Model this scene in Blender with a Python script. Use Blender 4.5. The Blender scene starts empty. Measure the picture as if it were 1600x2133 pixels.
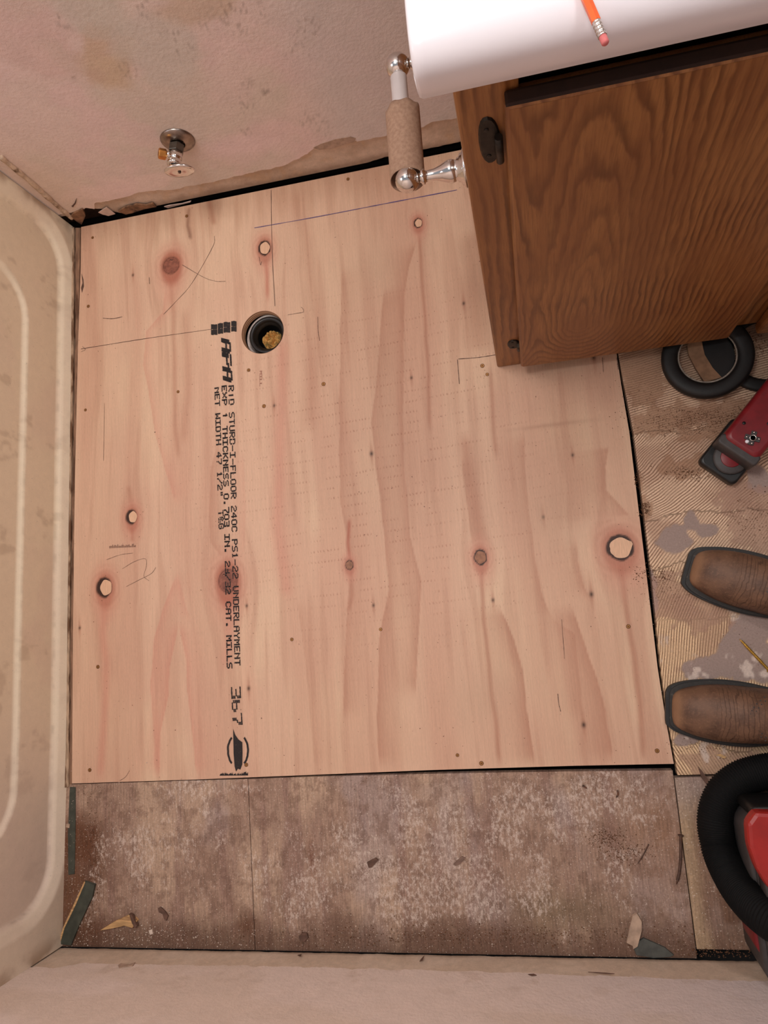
import bpy, bmesh, math, random
import numpy as np
from mathutils import Vector, Matrix
random.seed(7); rng = np.random.RandomState(7)
C = bpy.context.scene.collection
PI = math.pi
# ---------------------------------------------------------------- camera
H = 1.36; FPX = 1480.0; CX, CY = 800.0, 1066.5
def _axes():
    d = np.array([1118 - CX, -(1272 - CY), -FPX]); d /= np.linalg.norm(d); up = -d
    x = np.array([1., 0, 0]) - up * up[0]; x /= np.linalg.norm(x); y = np.cross(up, x)
    r = math.radians(4.3); c, s = math.cos(r), math.sin(r)
    return np.array([c * x + s * y, -s * x + c * y, up])
R = _axes()                                   # world axes in camera coordinates: world = R @ cam
cam = bpy.data.cameras.new('camera'); camo = bpy.data.objects.new('camera', cam); C.objects.link(camo)
cam.sensor_fit = 'HORIZONTAL'; cam.sensor_width = 36; cam.lens = 36 * FPX / 1600; cam.clip_start = .02
M4 = Matrix([list(R[0]) + [0], list(R[1]) + [0], list(R[2]) + [H], [0, 0, 0, 1]])
camo.matrix_world = M4
bpy.context.scene.camera = camo
def PL(px, py, axis, val):                    # the world point seen at a photo pixel on the plane axis = val
    v = R @ np.array([px - CX, -(py - CY), -FPX]); c = np.array([0, 0, H]); t = (val - c[axis]) / v[axis]
    return c + v * t
def F(px, py, z=0.0): return PL(px, py, 2, z)
# ---------------------------------------------------------------- world, lamps, exposure
sc = bpy.context.scene
sc.view_settings.view_transform = 'Standard'; sc.view_settings.look = 'None'
sc.view_settings.gamma = 1; sc.view_settings.use_curve_mapping = False; sc.view_settings.exposure = 0.08
W = bpy.data.worlds.new('world'); sc.world = W; W.use_nodes = True
bg = W.node_tree.nodes['Background']; bg.inputs[0].default_value = (.82, .84, .90, 1); bg.inputs[1].default_value = .34
def area(name, loc, tgt, sx, sy, power, col):
    l = bpy.data.lights.new(name, 'AREA'); l.shape = 'RECTANGLE'; l.size = sx; l.size_y = sy; l.energy = power; l.color = col
    o = bpy.data.objects.new(name, l); C.objects.link(o); o.location = loc
    o.rotation_euler = (Vector(tgt) - Vector(loc)).to_track_quat('-Z', 'Y').to_euler(); return o
area('vanity_lamp', (.42, .90, 1.98), (-.1, .25, 0), .60, .12, 7.5, (1, .95, .92))
area('ceiling_fill', (-.48, .58, 2.35), (-.60, .0, 0), .5, .5, 20, (1, .955, .90))  # unseen fill light, added to brighten the tub side and front wall
area('window_daylight', (-1.66, .3, 1.75), (.2, .1, .6), .5, .6, 3, (.74, .84, 1))

# ---------------------------------------------------------------- helpers
def s2l(c):
    c = np.asarray(c, float) / 255.0
    return np.where(c <= .04045, c / 12.92, ((c + .055) / 1.055) ** 2.4)
def L4(c): return tuple(s2l(c)) + (1,)
_T = rng.rand(64, 64, 8)
def vnoise(x, y, k=0):
    x = np.asarray(x, float); y = np.asarray(y, float)
    xi = np.floor(x).astype(int); yi = np.floor(y).astype(int); fx = x - xi; fy = y - yi
    fx = fx * fx * (3 - 2 * fx); fy = fy * fy * (3 - 2 * fy); T = _T[:, :, k % 8]
    a = T[xi & 63, yi & 63]; b = T[(xi + 1) & 63, yi & 63]; c = T[xi & 63, (yi + 1) & 63]; d = T[(xi + 1) & 63, (yi + 1) & 63]
    return (a * (1 - fx) + b * fx) * (1 - fy) + (c * (1 - fx) + d * fx) * fy
def fbm(x, y, k=0, o=4, g=.5):
    s = 0; a = 1; t = 0
    for i in range(o): s = s + a * vnoise(x * 2 ** i + 13.7 * i, y * 2 ** i + 7.3 * i, k + i); t += a; a *= g
    return s / t
def sst(a, b, x): t = np.clip((x - a) / (b - a), 0, 1); return t * t * (3 - 2 * t)
def mixc(base, col, m): return base * (1 - m[:, None]) + np.asarray(col)[None, :] * m[:, None]

def tag(o, label=None, cat=None, group=None, kind=None):
    if label: o['label'] = label
    if cat: o['category'] = cat
    if group: o['group'] = group
    if kind: o['kind'] = kind
    return o
def empty(name, loc, rz=0.0, rot=None):
    o = bpy.data.objects.new(name, None); C.objects.link(o); o.location = loc
    o.rotation_euler = rot if rot else (0, 0, rz); o.empty_display_size = .05; return o
def link(name, me, mats, parent=None, smooth=False):
    o = bpy.data.objects.new(name, me); C.objects.link(o)
    for m in (mats if isinstance(mats, (list, tuple)) else [mats]): me.materials.append(m)
    if parent is not None: o.parent = parent
    if smooth: me.polygons.foreach_set('use_smooth', [True] * len(me.polygons))
    return o
def from_bm(name, bm, mats, parent=None, smooth=False):
    me = bpy.data.meshes.new(name); bmesh.ops.recalc_face_normals(bm, faces=bm.faces[:]); bm.to_mesh(me); bm.free()
    return link(name, me, mats, parent, smooth)
def from_py(name, v, f, mats, parent=None, smooth=False):
    me = bpy.data.meshes.new(name); me.from_pydata([tuple(map(float, p)) for p in v], [], f); me.update()
    return link(name, me, mats, parent, smooth)
def add_box(bm, x0, x1, y0, y1, z0, z1, bev=0, mi=0):
    r = bmesh.ops.create_cube(bm, size=1)['verts']
    for v in r: v.co = Vector(((x0 + x1) / 2 + v.co.x * (x1 - x0), (y0 + y1) / 2 + v.co.y * (y1 - y0), (z0 + z1) / 2 + v.co.z * (z1 - z0)))
    fs = set(f for v in r for f in v.link_faces)
    for f in fs: f.material_index = mi
    if bev:
        es = list(set(e for v in r for e in v.link_edges))
        bmesh.ops.bevel(bm, geom=es, offset=bev, segments=2, affect='EDGES', profile=.5)
def box(name, x0, x1, y0, y1, z0, z1, mat, parent=None, bev=.0015):
    bm = bmesh.new(); add_box(bm, x0, x1, y0, y1, z0, z1, bev); return from_bm(name, bm, mat, parent)
def prism(name, pts, z0, z1, mat, parent=None, bev=0, jag=0):
    """polygon (x,y) extruded between z0 and z1"""
    bm = bmesh.new(); n = len(pts)
    a = [bm.verts.new((p[0], p[1], z0)) for p in pts]; b = [bm.verts.new((p[0], p[1], z1)) for p in pts]
    bm.faces.new(a[::-1]); bm.faces.new(b)
    for i in range(n): bm.faces.new((a[i], a[(i + 1) % n], b[(i + 1) % n], b[i]))
    if bev: bmesh.ops.bevel(bm, geom=[e for e in bm.edges], offset=bev, segments=2, affect='EDGES', profile=.5)
    return from_bm(name, bm, mat, parent)
def lathe(name, prof, mat, parent=None, origin=(0, 0, 0), axis=(0, 0, 1), n=32, smooth=True, sx=1.0, sy=1.0, cap=True):
    """prof: (radius, height) along axis"""
    q = Vector((0, 0, 1)).rotation_difference(Vector(axis).normalized()); o = Vector(origin); v = []; f = []
    for r, h in prof:
        for i in range(n):
            a = 2 * PI * i / n; v.append(o + q @ Vector((r * math.cos(a) * sx, r * math.sin(a) * sy, h)))
    m = len(prof)
    for j in range(m - 1):
        for i in range(n): f.append((j * n + i, j * n + (i + 1) % n, (j + 1) * n + (i + 1) % n, (j + 1) * n + i))
    if cap and prof[0][0] > 1e-5: f.append(tuple(range(n))[::-1])
    if cap and prof[-1][0] > 1e-5: f.append(tuple((m - 1) * n + i for i in range(n)))
    bm = bmesh.new(); vv = [bm.verts.new(p) for p in v]
    for q_ in f: bm.faces.new([vv[i] for i in q_])
    bmesh.ops.remove_doubles(bm, verts=bm.verts[:], dist=1e-6)
    ob = from_bm(name, bm, mat, parent, smooth)
    if smooth:
        for p in ob.data.polygons:
            if len(p.vertices) > 6: p.use_smooth = False
    return ob
def tube(name, pts, rad, mat, parent=None, n=12, smooth=True, cap=True, radf=None):
    pts = [Vector(p) for p in pts]; v = []; f = []; up = None
    for i, p in enumerate(pts):
        t = (pts[min(i + 1, len(pts) - 1)] - pts[max(i - 1, 0)]).normalized()
        if up is None: up = t.orthogonal().normalized()
        up = (up - t * up.dot(t)).normalized(); w = t.cross(up)
        r = radf(i) if radf else rad
        for k in range(n):
            a = 2 * PI * k / n; v.append(p + (up * math.cos(a) + w * math.sin(a)) * r)
    for i in range(len(pts) - 1):
        for k in range(n): f.append((i * n + k, i * n + (k + 1) % n, (i + 1) * n + (k + 1) % n, (i + 1) * n + k))
    if cap: f.append(tuple(range(n))[::-1]); f.append(tuple((len(pts) - 1) * n + k for k in range(n)))
    o = from_py(name, v, f, mat, parent, smooth); 
    if smooth and cap:
        for p in o.data.polygons[-2:]: p.use_smooth = False
    return o
def spline(pts, n):
    """Catmull-Rom through pts, n samples per span"""
    P = [np.array(p, float) for p in pts]; P = [2 * P[0] - P[1]] + P + [2 * P[-1] - P[-2]]; out = []
    for i in range(1, len(P) - 2):
        for k in range(n):
            t = k / n; a, b, c, d = P[i - 1:i + 3]
            out.append(.5 * (2 * b + (c - a) * t + (2 * a - 5 * b + 4 * c - d) * t * t + (3 * b - a - 3 * c + d) * t ** 3))
    out.append(P[-2]); return out
def set_attr(me, name, arr):
    arr = np.asarray(arr, np.float32)
    if arr.ndim == 2:
        a = me.attributes.new(name, 'FLOAT_COLOR', 'POINT'); full = np.ones((len(arr), 4), np.float32); full[:, :3] = arr; a.data.foreach_set('color', full.ravel())
    else:
        a = me.attributes.new(name, 'FLOAT', 'POINT'); a.data.foreach_set('value', arr)

# ---------------------------------------------------------------- materials
class NB:
    def __init__(s, name):
        s.m = bpy.data.materials.new(name); s.m.use_nodes = True; s.t = s.m.node_tree; s.n = s.t.nodes
        s.b = s.n['Principled BSDF']
    def l(s, a, b): s.t.links.new(a, b)
    def node(s, ty, ins={}, **kw):
        nd = s.n.new(ty)
        for k, v in kw.items(): setattr(nd, k, v)
        for k, v in ins.items():
            if hasattr(v, 'is_linked') or hasattr(v, 'links'): s.l(v, nd.inputs[k])
            else: nd.inputs[k].default_value = v
        return nd
    def math(s, op, a, b=0.0, c=None, clamp=False):
        nd = s.n.new('ShaderNodeMath'); nd.operation = op; nd.use_clamp = clamp
        for i, v in enumerate((a, b) if c is None else (a, b, c)):
            if isinstance(v, (int, float)): nd.inputs[i].default_value = v
            else: s.l(v, nd.inputs[i])
        return nd.outputs[0]
    def ramp(s, x, a, b, lo=0.0, hi=1.0):
        nd = s.n.new('ShaderNodeMapRange'); nd.interpolation_type = 'SMOOTHSTEP'
        s.l(x, nd.inputs[0]); nd.inputs[1].default_value = a; nd.inputs[2].default_value = b; nd.inputs[3].default_value = lo; nd.inputs[4].default_value = hi
        return nd.outputs[0]
    def obj(s): return s.node('ShaderNodeTexCoord').outputs['Object']
    def mapv(s, v, scale, rot=(0, 0, 0), loc=(0, 0, 0)): return s.node('ShaderNodeMapping', {0: v, 1: loc, 2: rot, 3: scale}).outputs[0]
    def noise(s, v, scale, det=3, rough=.55, dist=0.0): return s.node('ShaderNodeTexNoise', {'Vector': v, 'Scale': scale, 'Detail': det, 'Roughness': rough, 'Distortion': dist}).outputs[0]
    def mix(s, f, a, b, mode='MIX'):
        nd = s.n.new('ShaderNodeMix'); nd.data_type = 'RGBA'; nd.blend_type = mode
        for sock, v in ((nd.inputs[0], f), (nd.inputs[6], a), (nd.inputs[7], b)):
            if isinstance(v, (int, float)): sock.default_value = v
            elif isinstance(v, tuple): sock.default_value = v if len(v) == 4 else v + (1,)
            else: s.l(v, sock)
        return nd.outputs[2]
    def attr(s, name, col=True):
        nd = s.node('ShaderNodeAttribute', attribute_name=name); return nd.outputs['Color'] if col else nd.outputs['Fac']
    def bump(s, h, st, dist=.001):
        nd = s.node('ShaderNodeBump', {'Strength': st, 'Distance': dist, 'Height': h}); s.l(nd.outputs[0], s.b.inputs['Normal']); return nd
    def out(s, col=None, rough=None, metal=None, spec=None):
        if col is not None:
            if isinstance(col, tuple): s.b.inputs['Base Color'].default_value = col
            else: s.l(col, s.b.inputs['Base Color'])
        if rough is not None:
            if isinstance(rough, (int, float)): s.b.inputs['Roughness'].default_value = rough
            else: s.l(rough, s.b.inputs['Roughness'])
        if metal is not None: s.b.inputs['Metallic'].default_value = metal
        if spec is not None: s.b.inputs['Specular IOR Level'].default_value = spec
        return s.m
def plain(name, c, rough=.5, metal=0, nscale=60, namt=.12, bump=.0, bdist=.0005, spec=.5, stretch=(1, 1, 1), c2=None, thr=(.55, .7)):
    b = NB(name); v = b.mapv(b.obj(), stretch); n = b.noise(v, nscale, 4)
    k = b.ramp(n, .3, .7, 1 - namt, 1 + namt); col = b.mix(1.0, L4(c), b.node('ShaderNodeCombineColor', {0: k, 1: k, 2: k}).outputs[0], 'MULTIPLY')
    if c2 is not None: col = b.mix(b.ramp(b.noise(v, nscale * .35, 5, .6), thr[0], thr[1]), col, L4(c2))
    if bump: b.bump(n, bump, bdist)
    return b.out(col, rough, metal, spec)
def tintmat(name, rough=.6, grain=(240, 12, 12), gamt=.10, speck=0.0, bump=.25, bdist=.0006, spec=.3, fine=500, orange=0.0):
    """colour from the mesh's own 'tint' attribute, plus fine grain and relief"""
    b = NB(name); o = b.obj(); g = b.noise(b.mapv(o, grain), 1.0, 4, .6); f = b.noise(o, fine, 3, .6)
    k = b.math('MULTIPLY', b.ramp(g, .25, .75, 1 - gamt, 1 + gamt), b.ramp(f, .25, .75, 1 - gamt * .6, 1 + gamt * .6))
    col = b.mix(1.0, b.attr('tint'), b.node('ShaderNodeCombineColor', {0: k, 1: k, 2: k}).outputs[0], 'MULTIPLY')
    if speck:
        d = b.ramp(b.noise(o, 330, 2, .5), .70, .74); col = b.mix(b.math('MULTIPLY', d, speck), col, L4((70, 45, 32)))
    h = b.math('ADD', g, b.math('MULTIPLY', f, .5))
    if orange: h = b.math('ADD', b.math('MULTIPLY', b.noise(o, 150, 3, .55), orange), b.math('MULTIPLY', f, .2))
    b.bump(h, bump, bdist); return b.out(col, rough, 0, spec)

black_plastic = plain('black_plastic', (20, 20, 21), .42, 0, 90, .2, .1)
black_rubber = plain('black_rubber', (15, 15, 16), .55, 0, 120, .25, .3, .0006, c2=(60, 56, 54), thr=(.68, .95))
hose_black = plain('hose_black', (12, 12, 13), .75, 0, 200, .15, spec=.2)
chrome = NB('chrome'); _n = chrome.noise(chrome.obj(), 90, 4); chrome = chrome.out(L4((225, 222, 220)), chrome.ramp(_n, .4, .75, .07, .22), 1)
old_chrome = plain('worn_chrome', (150, 138, 130), .30, 1, 70, .25, .1, c2=(120, 95, 75), thr=(.55, .8))
brass = plain('brass', (205, 150, 85), .3, 1, 90, .15)
white_plastic = plain('white_plastic', (228, 220, 220), .35, 0, 30, .03)
cardboard = NB('cardboard'); _o = cardboard.obj(); _s = cardboard.noise(cardboard.mapv(_o, (220, 220, 220)), 1, 4)
_c = cardboard.mix(cardboard.ramp(_s, .3, .7), L4((150, 118, 98)), L4((168, 136, 114))); cardboard.bump(_s, .15, .0003); cardboard = cardboard.out(_c, .85)
red_plastic = plain('red_plastic', (122, 24, 32), .42, 0, 60, .15, c2=(165, 70, 65), thr=(.66, .95))
orange_red = plain('orange_red_plastic', (158, 34, 30), .42, 0, 50, .12)
dark_grey = plain('dark_grey_plastic', (66, 62, 62), .55, 0, 80, .15)
dark_gap = plain('dark_void', (20, 15, 12), .95, 0, 50, .3)
ink = plain('black_ink', (38, 32, 32), .8, 0, 900, .5, c2=(110, 84, 72), thr=(.60, .74))
faint_ink = plain('faint_ink', (170, 122, 105), .8, 0, 900, .2)
pencil_mat = plain('graphite', (92, 66, 56), .7, 0, 700, .3)
blue_chalk = plain('blue_line', (98, 82, 128), .8, 0, 500, .3)
green_vinyl = plain('green_vinyl', (62, 66, 58), .5, 0, 60, .25, .2, c2=(96, 92, 78), thr=(.6, .8))
rust = plain('rusty_steel', (88, 66, 56), .6, .3, 200, .3, .4, c2=(130, 80, 55), thr=(.5, .7))
gold_steel = plain('yellow_zinc', (200, 158, 72), .35, .8, 200, .2)
raw_wood = plain('raw_wood_chip', (196, 156, 108), .75, 0, 30, .25, .4, .0006, stretch=(1, 8, 8), c2=(120, 82, 55), thr=(.55, .7))
dark_chip = plain('dark_wood_chip', (96, 70, 58), .8, 0, 90, .3, .4)
tan_chip = plain('tan_plaster_chip', (178, 152, 132), .8, 0, 60, .2, .3)
sawdust_m = plain('sawdust', (112, 76, 52), .9, 0, 300, .35)
crumb_m = plain('plaster_crumb', (214, 196, 182), .9, 0, 300, .15)
leather_sole = plain('boot_sole', (30, 29, 29), .55, 0, 90, .25, .2, c2=(92, 88, 84), thr=(.6, .85))
pink_rubber = plain('eraser_pink', (206, 112, 112), .7, 0, 100, .1)
pencil_paint = plain('pencil_orange', (232, 98, 42), .35, 0, 60, .05)

# ---------------------------------------------------------------- generic tinted sheet between y rows
def grid(name, nx, ny, fn, mat, parent=None, smooth=True, skip=None):
    u, v = np.meshgrid(np.linspace(0, 1, nx), np.linspace(0, 1, ny)); co = fn(u.ravel(), v.ravel())
    i = np.arange(nx * ny).reshape(ny, nx)
    q = np.stack([i[:-1, :-1], i[:-1, 1:], i[1:, 1:], i[1:, :-1]], -1).reshape(-1, 4)
    if skip is not None: q = q[~skip(co[q].mean(1))]
    me = bpy.data.meshes.new(name); me.vertices.add(len(co)); me.vertices.foreach_set('co', co.astype(np.float32).ravel())
    me.loops.add(q.size); me.loops.foreach_set('vertex_index', q.ravel().astype(np.int32))
    me.polygons.add(len(q)); me.polygons.foreach_set('loop_start', np.arange(0, q.size, 4, dtype=np.int32))
    me.update(calc_edges=True); me.validate()
    return link(name, me, mat, parent, smooth), co

# ================================================================ FLOOR
floor = box('floor', -1.12, 1.4, -.72, 1.12, -.075, -.055, dark_gap, bev=0); tag(floor, kind='structure')
def panel(name, x0, x1, y0, y1, tintf, mat, step=.003, x0f=None, y1f=None, z=0.0, thick=.019, zf=None):
    nx = int((x1 - x0) / step) + 2; ny = int((y1 - y0) / step) + 2
    def fn(u, v):
        y = y0 + (y1 - y0) * v; xl = x0f(y) if x0f else np.full_like(y, x0)
        x = xl + (x1 - xl) * u; zz = np.full_like(x, z)
        if zf is not None: zz = zz + zf(x, y)
        if y1f is not None: y = y + (y1f(x) - y1) * v ** 3
        e = (u < .001) | (u > .999) | (v < .001) | (v > .999); zz = np.where(e, zz - .0008, zz)
        return np.stack([x, y, zz], 1)
    o, co = grid(name, nx, ny, fn, mat, floor)
    # skirt down the four edges
    me = o.data; idx = np.arange(nx * ny).reshape(ny, nx)
    loop = list(idx[0, :]) + list(idx[1:, -1]) + list(idx[-1, ::-1][1:]) + list(idx[::-1, 0][1:-1])
    sk = []; n = len(loop); v = []
    for i in loop: v.append(co[i]); 
    for i in loop: v.append(co[i] - np.array([0, 0, thick]))
    for i in range(n): sk.append((i, n + i, n + (i + 1) % n, (i + 1) % n))
    bm = bmesh.new(); bm.from_mesh(me); vv = [bm.verts.new(p) for p in v]
    for q in sk: bm.faces.new([vv[k] for k in q])
    bm.faces.new(vv[n:]); bm.to_mesh(me); bm.free()
    cc = np.zeros(len(me.vertices) * 3); me.vertices.foreach_get('co', cc); cc = cc.reshape(-1, 3)
    t = tintf(cc[:, 0], cc[:, 1])
    if isinstance(t, tuple):
        set_attr(me, 'tint', t[0]); set_attr(me, 'phase', t[1]); set_attr(me, 'ridge', t[2])
    else: set_attr(me, 'tint', t)
    return o
oldmat = NB('old_subfloor')
_o = oldmat.obj(); g1 = oldmat.noise(oldmat.mapv(_o, (330, 22, 22)), 1, 4, .6); g2 = oldmat.noise(_o, 260, 4, .65); g3 = oldmat.noise(oldmat.mapv(_o, (150, 80, 90)), 1, 10, .86)
_k = oldmat.math('MULTIPLY', oldmat.ramp(g1, .25, .75, .80, 1.18), oldmat.ramp(g2, .25, .75, .84, 1.14))
_c = oldmat.mix(1.0, oldmat.attr('tint'), oldmat.node('ShaderNodeCombineColor', {0: _k, 1: _k, 2: _k}).outputs[0], 'MULTIPLY')
_w = oldmat.attr('ridge', False)
_c = oldmat.mix(oldmat.math('MULTIPLY', oldmat.ramp(oldmat.math('ADD', g3, oldmat.math('MULTIPLY', oldmat.math('SUBTRACT', _w, .5), .30)), .555, .635), .62), _c, L4((220, 202, 190)))
_c = oldmat.mix(oldmat.ramp(oldmat.noise(_o, 380, 3, .6), .655, .70, 0, .75), _c, L4((66, 44, 34)))
_c = oldmat.mix(oldmat.ramp(oldmat.noise(oldmat.mapv(_o, (1, 1, 1), loc=(3, 5, 1)), 360, 2, .5), .655, .70, 0, .7), _c, L4((222, 206, 192)))
oldmat.bump(oldmat.math('ADD', g1, oldmat.math('MULTIPLY', g3, .8)), .5, .0009); oldmat = oldmat.out(_c, .8, 0, .25)
def old_tint(x, y):
    n = fbm(x * 9, y * 7, 1); v = fbm(x * 45, y * 5, 2); n2 = fbm(x * 22, y * 18, 3, 5, .6)
    c = np.tile(s2l((160, 132, 115)), (len(x), 1)); c = mixc(c, s2l((184, 156, 134)), sst(.45, .7, n) * .8)
    c = mixc(c, s2l((138, 108, 98)), sst(.5, .72, v) * .6)
    c = mixc(c, s2l((164, 146, 142)), sst(.55, .75, fbm(x * 14 + 5, y * 6, 4)) * .5)
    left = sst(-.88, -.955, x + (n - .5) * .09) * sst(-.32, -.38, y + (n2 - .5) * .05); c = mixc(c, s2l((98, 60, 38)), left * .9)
    low = sst(-.515, -.585, y + (n2 - .5) * .07 + (n - .5) * .04); c = mixc(c, s2l((96, 70, 56)), low * .8); c = mixc(c, s2l((120, 92, 78)), sst(.5, .62, fbm(x * 60, y * 50, 6, 4, .7)) * .5)
    c = mixc(c, s2l((120, 100, 78)), np.exp(-(((x + .01) / .10) ** 2 + ((y + .52) / .035) ** 2)) * .7)
    c = mixc(c, s2l((150, 112, 84)), np.exp(-(((x - .17) / .06) ** 2 + ((y + .40) / .09) ** 2)) * .6)
    w = .48 + .50 * np.exp(-(((x + .25) / .22) ** 2 + ((y + .46) / .10) ** 2)) + .35 * np.exp(-(((x - .02) / .2) ** 2 + ((y + .34) / .07) ** 2)) \
        + .4 * np.exp(-(((x + .78) / .12) ** 2 + ((y + .42) / .06) ** 2)) + .5 * np.exp(-(((x + .62) / .14) ** 2 + ((y + .30) / .012) ** 2)) + (n2 - .5) * 1.3 - low * .3
    for (px, py, rx, ry, a) in ((1110, 1880, .02, .03, .5), (870, 1700, .05, .04, .4), (900, 1890, .09, .05, .4), (1220, 1640, .03, .03, .5), (640, 1830, .06, .06, .25)):
        p = F(px, py); w = w + a * np.exp(-(((x - p[0]) / rx) ** 2 + ((y - p[1]) / ry) ** 2))
    for (px, py, rx, ry, a) in ((515, 1925, .02, .02, .8), (190, 1760, .02, .05, .5), (195, 1730, .008, .01, .9), (1240, 1640, .005, .005, .5), (190, 1935, .03, .02, .5)):
        p = F(px, py); c = mixc(c, s2l((96, 60, 42)), a * np.exp(-(((x - p[0]) / rx) ** 2 + ((y - p[1]) / ry) ** 2)))
    for (px, py, rx, ry, a) in ((650, 1790, .006, .03, .6), (500, 1650, .05, .01, .2)):
        p = F(px, py); c = mixc(c, s2l((128, 84, 68)), a * np.exp(-(((x - p[0]) / rx) ** 2 + ((y - p[1]) / ry) ** 2)))
    return c, w * 0, np.clip(w * .85, 0, .74)
XS = F(520, 1625)[0]; XS2 = F(527, 1985)[0]
def ybp(x):
    pts = np.array([F(a, b)[:2] for a, b in ((150, 1634), (400, 1626), (520, 1623), (650, 1618), (900, 1612), (1000, 1610), (1200, 1607), (1404, 1605))]); return np.interp(x, pts[:, 0], pts[:, 1])
panel('subfloor_panel', -.998, -.585, -.593, -.29, old_tint, oldmat, y1f=ybp)
panel('subfloor_panel', -.5838, .2018, -.593, -.29, old_tint, oldmat, y1f=ybp)
def lowright_tint(x, y):
    c, p, w = old_tint(x, y); n = fbm(x * 20, y * 14, 5)
    c = mixc(c, s2l((150, 120, 100)), np.full(len(x), .5)); c = mixc(c, s2l((116, 82, 60)), sst(.5, .65, n) * .7)
    c = mixc(c, s2l((186, 160, 128)), sst(.235, .212, x + (n - .5) * .03) * .6)
    c = mixc(c, s2l((158, 140, 132)), sst(-.40, -.33, y + (n - .5) * .08) * sst(.27, .24, x) * .7); return c, p, w * .7 + .1
panel('subfloor_panel', .2035, .95, -.578, -.303, lowright_tint, oldmat, step=.004, z=.0012)
# combed adhesive panel
comb = NB('combed_adhesive')
ph = comb.attr('phase', False); rd = comb.attr('ridge', False); _o = comb.obj(); nf = comb.noise(_o, 300, 4, .65)
wv = comb.math('SINE', comb.math('ADD', comb.math('MULTIPLY', ph, 2 * PI), comb.math('MULTIPLY', comb.math('SUBTRACT', nf, .5), 2.2)))
line = comb.math('MULTIPLY', comb.ramp(wv, -.85, .1), rd)
_k = comb.ramp(nf, .25, .75, .88, 1.1)
tin = comb.mix(1.0, comb.attr('tint'), comb.node('ShaderNodeCombineColor', {0: _k, 1: _k, 2: _k}).outputs[0], 'MULTIPLY')
_c = comb.mix(comb.math('MULTIPLY', comb.math('SUBTRACT', 1.0, line), comb.math('MULTIPLY', rd, .8)), tin, L4((122, 88, 68)))
_c = comb.mix(comb.ramp(comb.noise(_o, 260, 3, .6), .66, .72, 0, .8), _c, L4((84, 54, 38)))
comb.bump(comb.math('ADD', comb.math('MULTIPLY', line, 1.0), comb.math('MULTIPLY', nf, .5)), .6, .0012); comb = comb.out(_c, .8, 0, .25)
PR = [(1285, 740), (1294, 800), (1311, 900), (1329, 1050), (1346, 1190), (1370, 1390), (1387, 1500), (1404, 1592)]   # right edge of the new sheet
prw = np.array([F(a, b)[:2] for a, b in PR])[::-1]
gapw = np.interp(prw[:, 1], [-.28, -.18, -.05, .1, .3, .47], [.004, .003, .007, .009, .008, .003])
def xr(y): return np.interp(y, prw[:, 1], prw[:, 0], left=prw[0, 0])
def xr2(y): return np.interp(y, prw[:, 1], prw[:, 0] + gapw, left=prw[0, 0] + .004)
def comb_tint(x, y):
    px = np.array([0]); n = fbm(x * 16, y * 16, 1); n2 = fbm(x * 50, y * 50, 2); nw = fbm(x * 7, y * 7, 3)
    P0 = 0.0044
    def ph(a, w=0): a = math.radians(a); return (x * math.sin(a) - y * math.cos(a) + (nw - .5) * w) / P0
    yy = y + (n - .5) * .05
    zones = [(F(1400, 900)[1], 10, .012), (F(1400, 1075)[1], 32, .03), (F(1400, 1190)[1], 46, .02), (F(1400, 1290)[1], 62, .01), (F(1450, 1560)[1], 78, .01), (-9, -62, .01)]
    p = ph(12, .02); 
    prev = 9
    for zb, a, w in zones:
        m = (yy <= prev) & (yy > zb); p = np.where(m, ph(a, w), p); prev = zb
    r = np.full(len(x), 1.0)
    base = np.tile(s2l((230, 198, 170)), (len(x), 1)); c = mixc(base, s2l((232, 198, 156)), sst(.12, -.02, y) * sst(.16, .08, np.abs(x - .27)) * .7)
    c = mixc(c, s2l((178, 142, 122)), sst(.48, .65, n) * .5)
    def blob(px_, py_, rx, ry, rough=.35):
        q = F(px_, py_); d = np.sqrt(((x - q[0]) / rx) ** 2 + ((y - q[1]) / ry) ** 2) + (fbm(x * 60, y * 60, 6) - .5) * rough * 2; return sst(1.06, .94, d)
    smooth = np.zeros(len(x))
    for b in ((1402, 1120, .030, .026), (1475, 1105, .02, .012), (1440, 1085, .012, .02), (1480, 1390, .05, .022), (1560, 1360, .045, .05), (1450, 1395, .014, .016), (1590, 1300, .045, .03), (1345, 1230, .02, .06),
              (1580, 1000, .02, .03), (1430, 1540, .02, .012)): smooth = np.maximum(smooth, blob(*b))
    c = mixc(c, s2l((158, 138, 130)), smooth)
    br = np.zeros(len(x))
    for b in ((1340, 1245, .05, .035, .6), (1400, 1250, .06, .045, .7), (1460, 1280, .05, .03, .8), (1560, 1040, .05, .04, .9), (1590, 1090, .05, .05, .9), (1500, 1585, .06, .02, .8)):
        br = np.maximum(br, blob(*b) * .75)
    c = mixc(c, s2l((172, 136, 120)), br * .8); r = r * (1 - br * .6)
    bb = np.zeros(len(x))
    for b in ((1330, 760, .045, .05, .5), (1400, 870, .07, .03, .8), (1345, 810, .04, .03, .8), (1500, 860, .08, .03, .8), (1480, 900, .06, .014, .8), (1440, 970, .05, .02, .9), (1560, 700, .05, .03, .9), (1325, 1000, .012, .02, .5), (1342, 1060, .014, .022, .5)):
        bb = np.maximum(bb, blob(*b))
    c = mixc(c, s2l((164, 122, 92)), bb * .55); r = r * (1 - bb * .45)
    c = mixc(c, s2l((140, 112, 94)), sst(.42, .5, y) * .5)
    wh = sst(.60, .68, fbm(x * 38, y * 30, 5)) * sst(.06, -.02, y); c = mixc(c, s2l((222, 204, 192)), wh * .8); r = r * (1 - wh * .6)
    r = r * (1 - smooth); r = r * (.75 + .5 * sst(.35, .6, n2)); return c, p, np.clip(r, 0, 1)
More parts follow.
